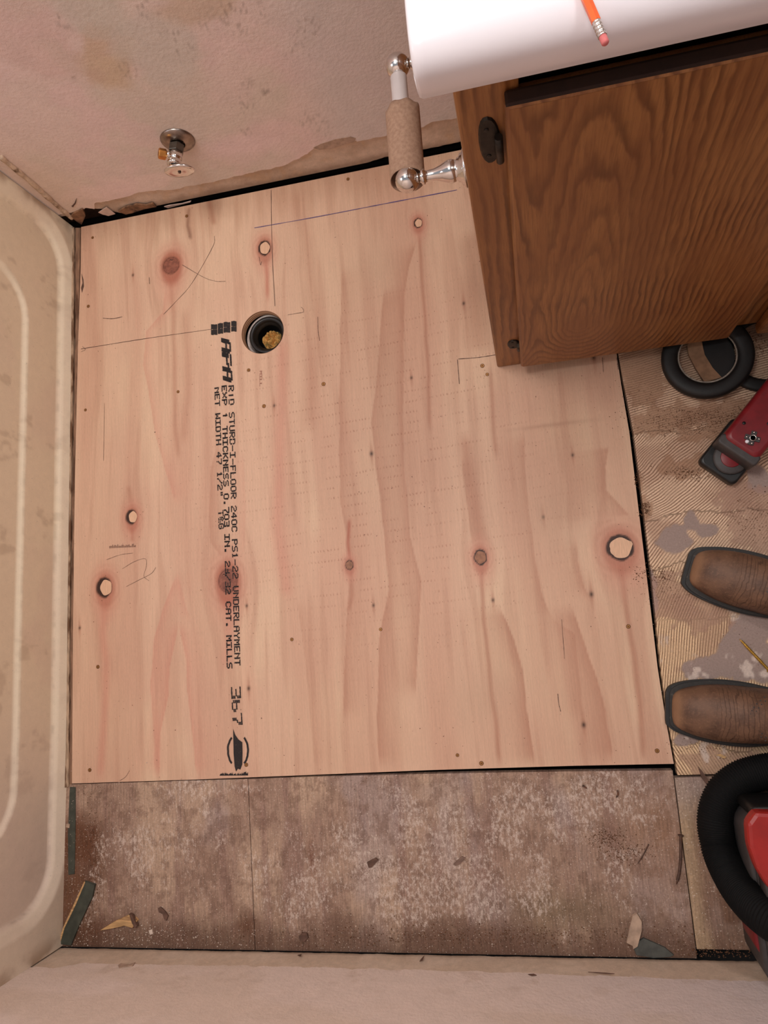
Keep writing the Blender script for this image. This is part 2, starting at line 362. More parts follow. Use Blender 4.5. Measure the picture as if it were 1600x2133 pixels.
panel('subfloor_panel', .21, .95, -.299, .955, comb_tint, comb, step=.0026, x0f=xr2)

# ================================================================ NEW PLYWOOD SHEET
TL, TR = F(170, 474), F(1285, 740); 
def xl(y):
    pts = np.array([F(a, b)[:2] for a, b in ((150, 1632), (152, 1300), (156, 1000), (163, 700), (168, 560), (169, 474))]); return np.interp(y, pts[:, 1], pts[:, 0])
def yb(x):
    pts = np.array([F(a, b)[:2] for a, b in ((150, 1632), (400, 1624), (650, 1614), (900, 1604), (1200, 1595), (1404, 1591))]); return np.interp(x, pts[:, 0], pts[:, 1])
HC = F(547, 692)[:2]; HR = .0475
def ply_fn(u, v):
    y = -.28 + (.9535 + .28) * v; a = xl(y); b = np.where(y > .47, .198, xr(y)); x = a + (b - a) * u
    y = np.where(v < .2, y + (yb(x) + .28) * (1 - v / .2), y)
    dx, dy = x - HC[0], y - HC[1]; d = np.hypot(dx, dy) + 1e-9; s = np.where((d < HR + .0026), HR / d, 1)
    s = np.where(d < HR - .004, 1, s); return np.stack([HC[0] + dx * s, HC[1] + dy * s, np.full_like(x, .0)], 1)
NX, NY = 460, 490
plymat = NB('new_plywood')
_o = plymat.obj(); g1 = plymat.noise(plymat.mapv(_o, (420, 14, 14)), 1, 4, .6); g2 = plymat.noise(plymat.mapv(_o, (900, 120, 120)), 1, 2, .5)
sep = plymat.node('ShaderNodeSeparateXYZ', {0: _o}); X, Y = sep.outputs[0], sep.outputs[1]
row = plymat.math('FRACT', plymat.math('MULTIPLY', plymat.math('ADD', plymat.math('SUBTRACT', Y, plymat.math('MULTIPLY', X, .05)), plymat.math('MULTIPLY', plymat.noise(_o, 6, 1), .012)), 47.0))
rowm = plymat.math('MULTIPLY', plymat.ramp(row, .0, .09), plymat.ramp(row, .30, .16))
dash = plymat.ramp(plymat.math('SINE', plymat.math('ADD', plymat.math('MULTIPLY', X, 900.0), plymat.math('MULTIPLY', plymat.noise(_o, 70, 2), 9.0))), .35, .8)
chat = plymat.math('MULTIPLY', plymat.math('MULTIPLY', rowm, dash), plymat.math('MULTIPLY', plymat.attr('phase', False), plymat.ramp(plymat.noise(_o, 26, 2), .42, .6)))
_k = plymat.math('MULTIPLY', plymat.ramp(g1, .25, .75, .945, 1.055), plymat.ramp(g2, .25, .75, .96, 1.04))
_c = plymat.mix(1.0, plymat.attr('tint'), plymat.node('ShaderNodeCombineColor', {0: _k, 1: _k, 2: _k}).outputs[0], 'MULTIPLY')
_c = plymat.mix(plymat.math('MULTIPLY', chat, .5), _c, L4((150, 98, 76)))
_c = plymat.mix(plymat.ramp(plymat.noise(_o, 210, 2, .4), .745, .765, 0, .85), _c, L4((96, 58, 42)))
plymat.bump(plymat.math('SUBTRACT', plymat.math('ADD', g1, g2), plymat.math('MULTIPLY', chat, 1.5)), .22, .0005); plymat = plymat.out(_c, .52, 0, .35)
ply, pco = grid('plywood_sheet', NX, NY, ply_fn, plymat, None, True, skip=lambda c: np.hypot(c[:, 0] - HC[0], c[:, 1] - HC[1]) < HR - .0008)
tag(ply, 'large new pale plywood sheet with black printed lettering and a round drain hole', 'plywood')
# world-space lists of natural features of the veneer (measured on the photo, kept in the sheet's own coordinates)
def W2(px, py): return F(px, py)[:2]
knots = [(357, 553, 20, 20, 'red'), (551, 517, 14, 16, 'pale'), (871, 465, 9, 10, 'pale'), (275, 1077, 12, 14, 'pale'), (219, 1224, 17, 19, 'pale'), (475, 1210, 21, 24, 'red'),
         (728, 1177, 8, 9, 'brown'), (1001, 1161, 12, 14, 'brown'), (1292, 1141, 24, 22, 'pale')]
kw = [(W2(k[0], k[1]), k[2] / 1088, k[3] / 1088, k[4]) for k in knots]
def ply_tint(co):
    x, y = co[:, 0].copy(), co[:, 1].copy(); n = len(x)
    # warp around knots so the grain flows round them
    wx = x.copy()
    for (c, rx, ry, _t) in kw:
        dx, dy = x - c[0], y - c[1]; wx = wx - dx * 1.0 * np.exp(-((dx / (rx * 3)) ** 2 + (dy / (ry * 4.5)) ** 2))
    wx = wx + (fbm(x * 2.2, y * 1.4, 3, 3) - .5) * .06
    b1 = fbm(wx * 17, y * 1.1, 1, 3); b2 = fbm(wx * 70, y * 3.2, 2, 3); b3 = fbm(x * 5, y * 4, 4, 3)
    c = np.tile(s2l((214, 176, 150)), (n, 1)); c = mixc(c, s2l((222, 190, 160)), sst(.45, .7, b3) * .7)
    c = mixc(c, s2l((203, 158, 134)), sst(.46, .68, b1) * .55); c = mixc(c, s2l((226, 190, 162)), sst(.5, .3, b1) * .35)
    c = mixc(c, s2l((190, 146, 122)), sst(.52, .75, b2) * .4)
    def col(o): return s2l(o)
    def streak(pts, w, s, color, side=0, fade=.03):
        nonlocal c
        P = np.array([W2(*p) for p in pts]); o = np.argsort(P[:, 1]); P = P[o]; xc = np.interp(y, P[:, 1], P[:, 0]) + (fbm(y * 20, y * 0 + w * 999, 5, 2) - .5) * .004
        d = x - xc; w = w / 1088
        g = np.exp(-(d / w) ** 2) if side == 0 else np.where(d * side > 0, np.exp(-np.abs(d) / w), np.exp(-(d / .0012) ** 2))
        e = sst(P[0, 1] - fade * .3, P[0, 1] + fade, y) * sst(P[-1, 1] + fade * .3, P[-1, 1] - fade, y)
        c = mixc(c, color, np.clip(g * e * s, 0, 1))
    dk = s2l((176, 122, 98)); pk = s2l((205, 142, 122)); rd = s2l((168, 92, 70)); lt = s2l((228, 186, 158))
    streak([(872, 478), (877, 560), (886, 650), (893, 790), (896, 900)], 4, .75, dk)
    streak([(868, 500), (850, 560), (842, 620), (840, 720), (838, 850), (840, 960), (855, 1120), (877, 1210), (872, 1320), (866, 1450)], 26, .6, dk, -1)
    streak([(800, 600), (792, 700), (784, 800), (774, 880), (788, 1000), (803, 1120), (810, 1230), (792, 1330), (785, 1500), (790, 1600)], 34, .6, dk, 1)
    streak([(712, 560), (708, 900), (711, 1050), (728, 1130), (732, 1200), (722, 1300), (715, 1500)], 22, .5, dk, 1)
    streak([(1020, 760), (1026, 860), (1034, 960)], 5, .6, dk); streak([(1090, 900), (1092, 960), (1100, 1060), (1112, 1150), (1124, 1230), (1150, 1290)], 24, .5, dk, -1)
    streak([(1001, 1175), (1008, 1300), (1020, 1400), (1032, 1500), (1044, 1600)], 5, .7, dk); streak([(1001, 1145), (990, 1060), (972, 950), (968, 900)], 13, .6, dk)
    streak([(960, 950), (975, 1050), (985, 1140)], 18, .5, dk, 1)
    streak([(1040, 1260), (1070, 1330), (1088, 1400), (1095, 1480), (1115, 1600)], 34, .7, dk, -1)
    streak([(1190, 1260), (1215, 1340), (1245, 1420), (1262, 1480), (1275, 1590)], 40, .65, dk, -1)
    streak([(1150, 1290), (1195, 1320), (1208, 1420), (1212, 1500)], 22, .4, dk, -1)
    streak([(1292, 1160), (1302, 1250), (1318, 1350), (1334, 1460), (1342, 1590)], 6, .65, dk)
    streak([(1198, 1120), (1203, 1170), (1216, 1225), (1232, 1250)], 20, .55, dk, -1)
    streak([(1268, 930), (1259, 975), (1262, 1020), (1285, 1045), (1312, 1075)], 34, .55, dk, -1, .006)
    streak([(1170, 760), (1168, 800), (1180, 900), (1200, 1000), (1198, 1100)], 40, .35, dk)
    streak([(345, 600), (340, 650), (305, 690), (300, 760), (318, 860), (330, 930), (350, 990), (366, 1050)], 22, .5, pk, 1)
    streak([(357, 580), (362, 700), (366, 900), (372, 960)], 7, .5, dk); streak([(385, 640), (392, 800), (380, 930)], 12, .35, dk)
    streak([(453, 930), (440, 980), (437, 1060), (440, 1130), (470, 1170)], 16, .4, dk, 1); streak([(505, 940), (512, 1060), (508, 1160)], 14, .3, pk, -1)
    streak([(218, 1250), (214, 1310), (222, 1380), (218, 1500), (208, 1625)], 11, .55, pk); streak([(275, 1095), (277, 1130)], 4, .7, dk, fade=.008); streak([(275, 1060), (268, 1010)], 6, .5, dk, fade=.01)
    streak([(368, 1195), (340, 1270), (322, 1330), (315, 1420), (325, 1620)], 20, .55, pk, 1); streak([(368, 1195), (385, 1260), (400, 1300)], 18, .4, pk, -1)
    streak([(372, 1295), (352, 1390), (350, 1450), (332, 1530), (330, 1620)], 22, .6, pk, -1); streak([(372, 1295), (388, 1370), (392, 1440), (402, 1540), (412, 1620)], 20, .6, pk, 1)
    streak([(553, 535), (556, 590), (558, 630)], 5, .65, s2l((186, 104, 84))); streak([(590, 700), (585, 900), (578, 1100), (600, 1250)], 16, .5, pk)
    streak([(475, 1240), (480, 1300), (470, 1400)], 14, .5, pk); streak([(728, 1192), (733, 1240), (725, 1275)], 5, .65, dk, fade=.01); streak([(728, 1165), (725, 1130), (729, 1080)], 4, .8, rd, fade=.01)
    streak([(610, 395), (640, 500), (660, 700), (640, 900)], 18, .3, dk); streak([(430, 400), (440, 440), (446, 470)], 7, .7, dk, fade=.01); streak([(395, 430), (391, 470), (398, 500)], 5, .7, s2l((120, 80, 62)), fade=.01)
    streak([(500, 1300), (520, 1450), (530, 1600)], 20, .35, lt); streak([(620, 1250), (640, 1400), (655, 1600)], 22, .3, dk, 1)
    streak([(980, 480), (985, 620), (1000, 740)], 24, .35, dk)
    # staining and halo round every knot
    for (cc, rx, ry, ty) in kw:
        dx, dy = (x - cc[0]) / rx, (y - cc[1]) / ry; d = np.hypot(dx, dy); dd = np.hypot(dx, dy * np.where(dy < 0, .55, .75)); an = np.arctan2(dy, dx)
        c = mixc(c, pk, np.clip(1.0 * sst(3.2, .9, dd) * .55, 0, 1)); c = mixc(c, rd, sst(1.75, 1.0, dd) * (.75 if ty == 'red' else .5))
        c = mixc(c, dk, np.clip((.5 + .5 * np.sin(d * 9 + fbm(dx * 1.5, dy * 1.5, 2) * 3)) * sst(3.4, 1.2, d) * .3, 0, 1))
        c = mixc(c, s2l((92, 50, 38)), np.exp(-((d - 1.03) / .06) ** 2) * (.8 if ty == 'red' else 0))
        c = mixc(c, s2l((46, 26, 20)), sst(1.34 if cc[0] < -.7 and ty == 'pale' else 1.24, 1.06, d + (dx * .12 if cc[0] < -.7 else 0) + (fbm(an * 2, d * 0, 3) - .5) * .3) * (.97 if ty != 'red' else .3))
    for (px, py, r) in ((774, 945, 4), (966, 632, 3), (857, 787, 2.4), (1232, 1238, 4), (1027, 1250, 3), (1216, 1510, 4), (518, 1434, 3.5), (1132, 1077, 2.4), (778, 1261, 2.4), (166, 1308, 2.6), (1193, 948, 2.4), (1237, 745, 4), (514, 1262, 2), (277, 573, 2), (571, 845, 2)):
        p = W2(px, py); r /= 1088; r = max(r, .0026); dx, dy = (x - p[0]), (y - p[1])
        c = mixc(c, dk, np.exp(-((dx / (r * .9)) ** 2 + (dy / (r * 7)) ** 2)) * .7); c = mixc(c, s2l((46, 26, 18)), np.exp(-((dx / r) ** 2 + (dy / (r * 1.35)) ** 2) * 1.1))
    # browner ragged band at the wall edge, soft grey-green patches, thin darker line
    e = sst(.86, .953, y + (fbm(x * 60, y * 3, 6) - .5) * .12); c = mixc(c, s2l((176, 132, 104)), e * .45)
    for (px, py, rx, ry, a) in ((1150, 1080, .05, .08, .3), (1000, 1450, .06, .05, .25), (790, 560, .05, .06, .3), (800, 800, .03, .12, .2), (1150, 750, .1, .03, .35)):
        p = W2(px, py); c = mixc(c, s2l((188, 158, 132)), a * np.exp(-(((x - p[0]) / rx) ** 2 + ((y - p[1]) / ry) ** 2)))
    p = W2(1150, 885); c = mixc(c, s2l((166, 126, 104)), .45 * np.exp(-(((x - p[0]) / .07) ** 2 + ((y - p[1]) / .004) ** 2)))
    return c
set_attr(ply.data, 'tint', ply_tint(pco))
q = W2(780, 960); chm = np.exp(-(((pco[:, 0] - q[0]) / .34) ** 2 + ((pco[:, 1] - q[1]) / .36) ** 4)); set_attr(ply.data, 'phase', chm)
# sheet edges and hole rim (ply layers)
edge_m = NB('plywood_edge'); _o = edge_m.obj(); _z = edge_m.math('FRACT', edge_m.math('MULTIPLY', edge_m.node('ShaderNodeSeparateXYZ', {0: _o}).outputs[2], 180.0))
_c = edge_m.mix(edge_m.ramp(_z, .4, .6), L4((206, 164, 128)), L4((128, 88, 64))); edge_m = edge_m.out(_c, .8)
def rim():
    v = []; f = []; ys = np.linspace(-.28, .9535, 80); pts = []
    for t in np.linspace(0, 1, 60): pts.append((t, 0))
    for t in np.linspace(0, 1, 80)[1:]: pts.append((1, t))
    for t in np.linspace(1, 0, 60)[1:]: pts.append((t, 1))
    for t in np.linspace(1, 0, 80)[1:-1]: pts.append((0, t))
    P = ply_fn(np.array([p[0] for p in pts]), np.array([p[1] for p in pts])); n = len(P)
    for p in P: v.append((p[0], p[1], -.0003))
    for p in P: v.append((p[0], p[1], -.018))
    for i in range(n): f.append((i, n + i, n + (i + 1) % n, (i + 1) % n))
    f.append(tuple(range(n, 2 * n)))
    return v, f
v_, f_ = rim(); from_py('sheet_edge', v_, f_[:-1], edge_m, ply)
n_ = 64; v_ = []; f_ = []
for (r, z) in ((HR + .0008, .0001), (HR - .001, -.0012), (HR - .0012, -.018)):
    for i in range(n_): a = 2 * PI * i / n_; v_.append((HC[0] + r * math.cos(a), HC[1] + r * math.sin(a), z))
for j in range(2):
    for i in range(n_): f_.append((j * n_ + i, j * n_ + (i + 1) % n_, (j + 1) * n_ + (i + 1) % n_, (j + 1) * n_ + i))
from_py('hole_edge', v_, f_, edge_m, ply, True)
# knot plugs and knots: separate pieces of the sheet
palep = tintp = plain('pale_plug_wood', (222, 180, 148), .6, 0, 60, .08, .2, stretch=(8, 1, 1)); redp = plain('red_knot_wood', (140, 84, 66), .6, 0, 110, .25, .3, c2=(110, 60, 48), thr=(.5, .7)); brownp = plain('brown_knot_wood', (150, 104, 78), .6, 0, 110, .25, .3)
for (c, rx, ry, ty) in kw:
    pts = []; off = (.0024 if c[0] < -.7 else .001) if ty == 'pale' else 0; s = random.random() * 9
    for i in range(28):
        a = 2 * PI * i / 28; k = .98 + .035 * math.sin(3 * a + s) * (rx > .018) + .04 * math.sin(5 * a + s)
        if ty == 'pale' and rx > .018: k += .1 * (math.sin(a * 2 + 1) > .93)
        pts.append((c[0] + off + math.cos(a) * rx * k * (.88 if ty == 'pale' else .96), c[1] + math.sin(a) * ry * k * .96))
    o = prism('knot_plug' if ty == 'pale' else 'knot', pts, -.002, .0005, {'pale': palep, 'red': redp, 'brown': brownp}[ty], ply, bev=0)
    o['label'] = {'pale': 'pale round wood plug with dark rim', 'red': 'reddish brown round knot', 'brown': 'small brown knot with dark rim'}[ty]
# crack ticks in the red knots
for (px, py) in ((352, 545), (462, 1200)):
    p = F(px, py); prism('knot_crack', [(p[0], p[1]), (p[0] + .004, p[1] + .003), (p[0] + .008, p[1] + .001), (p[0] + .012, p[1] + .004), (p[0] + .008, p[1] + .0025), (p[0] + .004, p[1] + .0045)], .0003, .0008, ink, ply)
# screws
scr = None
for (px, py) in ((193, 495), (184, 638), (178, 854), (204, 1389), (187, 1604), (674, 800), (550, 846), (371, 816), (608, 1332), (793, 1311), (1309, 1305), (1369, 1564), (953, 1573), (513, 1593), (725, 373), (389, 450), (1005, 762), (1015, 780), (518, 771), (1003, 1590)):
    p = F(px, py)
    if scr is None:
        bm = bmesh.new()
        for (r, z, mi, n) in ((.0052, .0003, 1, 20), (.0040, .0005, 0, 20)):
            vs = [bm.verts.new((r * (1 + .05 * math.sin(i * 2.3)) * math.cos(2 * PI * i / n), r * math.sin(2 * PI * i / n), z)) for i in range(n)]
            vb = [bm.verts.new((v.co.x, v.co.y, -.004)) for v in vs]; fa = bm.faces.new(vs); fa.material_index = mi
            for i in range(n): g = bm.faces.new((vs[i], vb[i], vb[(i + 1) % n], vs[(i + 1) % n])); g.material_index = mi
        for a in (0, PI / 2):
            add_box(bm, -.0022, .0022, -.0005, .0005, .0004, .0007, 0, 1)
            bmesh.ops.rotate(bm, verts=bm.verts[-8:], cent=(0, 0, 0), matrix=Matrix.Rotation(a, 3, 'Z'))
        scr = from_bm('screw', bm, [plain('screw_head', (158, 112, 62), .4, .5, 300, .2), plain('countersink', (92, 56, 38), .9, 0, 300, .2)], ply); o = scr
    else:
        o = scr.copy(); C.objects.link(o); o.parent = ply
    o.location = (p[0], p[1], 0); o.rotation_euler = (0, 0, random.random() * 3); s = random.uniform(.62, .85); o.scale = (s, s, 1)
# pencil and chalk lines: thin ribbons of graphite
def ribbon(name, pts, w, mat, parent, z=.0007, px=True, jit=0):
    P = [np.array(F(*p)[:2]) for p in pts] if px else [np.array(p) for p in pts]; S = spline(P, 8) if len(P) > 2 else [P[0] + (P[1] - P[0]) * t for t in np.linspace(0, 1, 24)]
    v = []; f = []
    for i, p in enumerate(S):
        t = S[min(i + 1, len(S) - 1)] - S[max(i - 1, 0)]; t = t / (np.linalg.norm(t) + 1e-9); nrm = np.array([-t[1], t[0]]); ww = w * random.uniform(1 - jit, 1 + jit) / 2
        v += [(p[0] + nrm[0] * ww, p[1] + nrm[1] * ww, z), (p[0] - nrm[0] * ww, p[1] - nrm[1] * ww, z)]
        if i: f.append((2 * i - 2, 2 * i - 1, 2 * i + 1, 2 * i))
    return from_py(name, v, f, mat, parent)
for pts, w in (([(565, 396), (567, 520), (573, 638)], .0011), ([(169, 727), (300, 706), (440, 686)], .0010), ([(447, 492), (443, 515), (400, 590), (365, 630), (341, 655)], .0008), ([(380, 552), (425, 578), (450, 586), (470, 586)], .0008),
               ([(955, 748), (995, 745), (1034, 739)], .0012), ([(953, 749), (955, 775), (957, 800)], .001), ([(600, 656), (618, 653), (632, 650), (631, 643), (627, 640)], .0007), ([(222, 1166), (250, 1156), (277, 1152)], .0006), ([(255, 1185), (280, 1170), (303, 1164), (305, 1180), (300, 1200), (311, 1210)], .0006),
               ([(263, 1222), (290, 1208), (315, 1195), (325, 1182)], .0006), ([(169, 733), (178, 728), (172, 722)], .0007), ([(250, 1626), (262, 1618), (270, 1605)], .0007), ([(1285, 745), (1288, 770)], .001), ([(1255, 745), (1257, 775)], .0008), ([(662, 660), (663, 690), (666, 710)], .0009),
               ([(1162, 1445), (1164, 1465), (1168, 1482)], .001), ([(1170, 1290), (1173, 1330), (1176, 1372)], .0007), ([(540, 535), (543, 552), (545, 545)], .0009), ([(311, 578), (312, 592)], .001), ([(218, 840), (217, 900), (216, 960)], .0007), ([(215, 663), (235, 664), (255, 660)], .0012)):
    ribbon('pencil_line', pts, w, pencil_mat, ply, jit=.35)
ribbon('chalk_line', [(530, 475), (660, 452), (800, 425), (952, 396)], .0016, blue_chalk, ply, jit=.4)
# ---- printed stamp
FONT = {'A': '01110 10001 10001 11111 10001 10001 10001', 'B': '11110 10001 10001 11110 10001 10001 11110', 'C': '01110 10001 10000 10000 10000 10001 01110', 'D': '11110 10001 10001 10001 10001 10001 11110',
        'E': '11111 10000 10000 11110 10000 10000 11111', 'F': '11111 10000 10000 11110 10000 10000 10000', 'G': '01110 10001 10000 10111 10001 10001 01110', 'H': '10001 10001 10001 11111 10001 10001 10001',
        'I': '11111 00100 00100 00100 00100 00100 11111', 'K': '10001 10010 10100 11000 10100 10010 10001', 'L': '10000 10000 10000 10000 10000 10000 11111', 'M': '10001 11011 10101 10101 10001 10001 10001',
        'N': '10001 11001 10101 10011 10001 10001 10001', 'O': '01110 10001 10001 10001 10001 10001 01110', 'P': '11110 10001 10001 11110 10000 10000 10000', 'R': '11110 10001 10001 11110 10100 10010 10001',
        'S': '01111 10000 10000 01110 00001 00001 11110', 'T': '11111 00100 00100 00100 00100 00100 00100', 'U': '10001 10001 10001 10001 10001 10001 01110', 'W': '10001 10001 10001 10101 10101 11011 10001',
        'X': '10001 10001 01010 00100 01010 10001 10001', 'Y': '10001 10001 01010 00100 00100 00100 00100', '0': '01110 10001 10001 10001 10001 10001 01110', '1': '00100 01100 00100 00100 00100 00100 01110',
        '2': '01110 10001 00001 00110 01000 10000 11111', '3': '11111 00001 00001 01110 00001 00001 11111', '4': '00010 00110 01010 10010 11111 00010 00010', '6': '01110 10000 10000 11110 10001 10001 01110',
        '7': '11111 00001 00001 00010 00100 00100 00100', '.': '00000 00000 00000 00000 00000 01100 01100', '-': '00000 00000 00000 11111 00000 00000 00000', '/': '00001 00001 00010 00100 01000 10000 10000',
        '&': '01100 10010 10100 01000 10101 10010 01101', '"': '01010 01010 01010 00000 00000 00000 00000', ' ': '00000 ' * 7}
def stamp(name, text, start, end, height, bold=1.0, shear=0.0, mat=ink, cols=6, fat=.0):
    """dot-matrix lettering reading from start to end; letter tops point to the viewer's right"""
    A = F(*start); B = F(*end); d = (B - A)[:2]; Lg = np.linalg.norm(d); d = d / Lg; up = np.array([-d[1], d[0]]); cw = Lg / (len(text) * cols - (cols - 5)); h = height / 1088.; rh = h / 7
    v = []; f = []
    def quad(s0, s1, t0, t1):
        nseg = max(1, int((s1 - s0) / .0012)); base = len(v)
        for k in range(nseg + 1):
            s = s0 + (s1 - s0) * k / nseg; j0 = random.uniform(-.1, .14) * rh; j1 = random.uniform(-.14, .1) * rh
            for t, j in ((t0, j0), (t1, j1)):
                ss = s + shear * t; p = A[:2] + d * ss + up * (t + j); v.append((p[0], p[1], .0009))
            if k: b = base + 2 * k - 2; f.append((b, b + 1, b + 3, b + 2))
    for i, ch in enumerate(text):
        rows = FONT[ch].split()
        for r, bits in enumerate(rows):
            t = h - (r + .5) * rh; k = 0
            if random.random() < .02: continue
            while k < 5:
                if bits[k] == '1':
                    e = k
                    while e + 1 < 5 and bits[e + 1] == '1': e += 1
                    s0 = (i * cols + k) * cw; s1 = (i * cols + e + 1) * cw
                    quad(s0 - .0003 - fat * cw, s1 + fat * cw + random.uniform(0, .0008) * bold, t - rh * .50 * bold, t + rh * .50 * bold); k = e + 1
                else: k += 1
    return from_py(name, v, f, mat, ply)
def stamp_words(name, text, start, end, height, bold):
    n = len(text); k = 0
    for w in text.split(' '):
        if w:
            i = text.index(w, k); a, b = i / n, (i + len(w)) / n; S = lambda t: (start[0] + (end[0] - start[0]) * t, start[1] + (end[1] - start[1]) * t)
            stamp(name, w, S(a), S(b - .12 / n), height, bold); k = i + len(w)
stamp_words('printed_lettering', 'RTD STURD-I-FLOOR 24OC PS1-22 UNDERLAYMENT', (476, 804), (489, 1388), 13.5, 1.15)
stamp_words('printed_lettering', 'EXP 1 THICKNESS 0.703 IN. 23/32 CAT. MILLS', (462, 804), (473, 1394), 12.5, 1.35)
stamp_words('printed_lettering', 'NET WIDTH 47 1/2"  T&G', (447, 808), (456, 1104), 12.5, 1.2)
stamp('printed_lettering', 'APA', (461, 706), (465, 790), 23, 1.25, .42, cols=6, fat=.42)
stamp('printed_lettering', '367', (481, 1432), (485, 1510), 23, .85, 0, cols=6, fat=.12)
stamp('faint_lettering', 'MILL', (541, 773), (541, 805), 6, 1.0, mat=faint_ink)
def pq(pts, v, f, z=.0009):
    b = len(v)
    for p in pts: q = F(*p); v.append((q[0], q[1], z))
    f.append(tuple(range(b, b + len(pts))))
for i, (a, b) in enumerate(((440, 453), (454, 465), (466, 480), (482, 493))):
    t = 676 - i * 2.2
    for k in range(2):
        v_, f_ = [], []; y0 = t + k * 11; top = [(a + (b - a) * q / 6, y0 + random.uniform(-1, .6)) for q in range(7)]; bt = [(b - (b - a) * q / 6, y0 + 10.4 + random.uniform(-.8, .8)) for q in range(7)]
        pq(top + bt, v_, f_); from_py('print_block', v_, f_, ink, ply)
v_, f_ = [], []; pq([(486, 1518), (490, 1530), (497, 1540), (505, 1546), (505.5, 1568), (505, 1592), (501, 1603), (496, 1601), (492, 1607), (489, 1596), (487, 1570)], v_, f_); from_py('print_bar', v_, f_, ink, ply)
for s, e in ((128, 232), (-52, 52)):
    prev = None; v_, f_ = [], []
    for k in range(14):
        a = math.radians(s + (e - s) * k / 13); j = random.uniform(-.6, .6); q0 = (496 + (19 + j) * math.cos(a), 1563 - 32 * math.sin(a)); q1 = (496 + (23 + j) * math.cos(a), 1563 - 36 * math.sin(a))
        if prev: pq([prev[0], prev[1], q1, q0], v_, f_)
        prev = (q0, q1)
    from_py('print_arc', v_, f_, ink, ply)
v_, f_ = [], []
for k in range(46):
    x = 458 + k * 1.28; h = random.uniform(1, 6) + (3 if k > 36 else 0); pq([(x, 1615.5 - .008 * (x - 458)), (x + 1.5, 1615.5 - .008 * (x - 458)), (x + 1.3, 1615 - h), (x + .2, 1615 - h * .9)], v_, f_)
o_ = from_py('edge_print', v_, f_, ink, ply); o_['kind'] = 'stuff'
v_, f_ = [], []
for k in range(26):
    x = 228 + k * 2.15; h = random.uniform(3, 8); pq([(x, 1142 - .1 * k), (x + 1.1, 1142 - .1 * k), (x + 1.3, 1142 - h - .1 * k), (x + .1, 1142 - h * .9 - .1 * k)], v_, f_)
o_ = from_py('faint_print', v_, f_, plain('grey_ink', (128, 96, 82), .8, 0, 600, .3), ply); o_['kind'] = 'stuff'
# peeled chip in the left edge of the sheet
prism('torn_veneer', [F(*p)[:2] for p in ((170, 570), (174, 582), (175, 596), (171, 610), (169, 600), (172, 590))], -.001, .0006, dark_chip, ply)

# ================================================================ DRAIN PIPE
pr = HR - .0092; pc = (HC[0] + .0078, HC[1] - .0040)
pipe = empty('drain_pipe', (pc[0], pc[1], -.053)); tag(pipe, 'open black plastic toilet drain pipe set in the round hole of the plywood', 'pipe')
lathe('pipe_wall', [(pr + .003, 0), (pr + .003, .044), (pr + .0015, .046), (pr - .005, .046), (pr - .006, .040), (pr - .008, .036), (pr - .011, .034), (pr - .011, .030), (pr - .012, .012), (pr - .012, 0)], black_plastic, pipe, n=56)
lathe('pipe_bottom', [(0, .0003), (pr - .0122, .0003), (pr - .0122, .002), (0, .002)], dark_gap, pipe, n=40)
lathe('hole_lining', [(HR + .004, .0), (HR + .004, .033), (HR + .0005, .034), (HR - .002, .030), (HR - .004, .012), (HR - .004, 0)], plain('grey_pvc', (196, 182, 176), .6, 0, 60, .25, c2=(196, 186, 178), thr=(.5, .7)), pipe, n=56)
# crumpled rag
def rag(name, c, r, h, mat, seed, nn=44):
    v = []; f = []
    for j in range(nn):
        for i in range(nn):
            x, y = (i / (nn - 1) - .5) * 2, (j / (nn - 1) - .5) * 2; k = math.hypot(x, y) + 1e-6; m = max(abs(x), abs(y)) / k; X, Yy = x * m, y * m
            n1 = float(fbm(np.array([X * 2.2 + seed]), np.array([Yy * 2.2]), 2, 4, .6)[0]); n2 = abs(math.sin(X * 4.2 + n1 * 12 + seed)) * abs(math.cos(Yy * 3.4 - X * 2 + n1 * 9)); d = max(0, 1 - (X * X + Yy * Yy))
            v.append((c[0] + X * r * (1 + .18 * (n1 - .5)), c[1] + Yy * r * (.82 + .25 * n1), c[2] + h * d ** .5 * (.25 + 1.25 * n2 + (n1 - .5)))); 
    for j in range(nn - 1):
        for i in range(nn - 1): a = j * nn + i; f.append((a, a + 1, a + nn + 1, a + nn))
    o = from_py(name, v, f, mat, None, True); return o
ragm = plain('yellowed_rag', (218, 168, 96), .9, 0, 220, .18, .5, .0008, c2=(150, 128, 72), thr=(.48, .66))
r_ = rag('rag', (pc[0] + .0050, pc[1] - .0065, -.030), .0225, .021, ragm, 2.0)
tag(r_, 'crumpled yellow rag stuffed down the black drain pipe', 'rag')

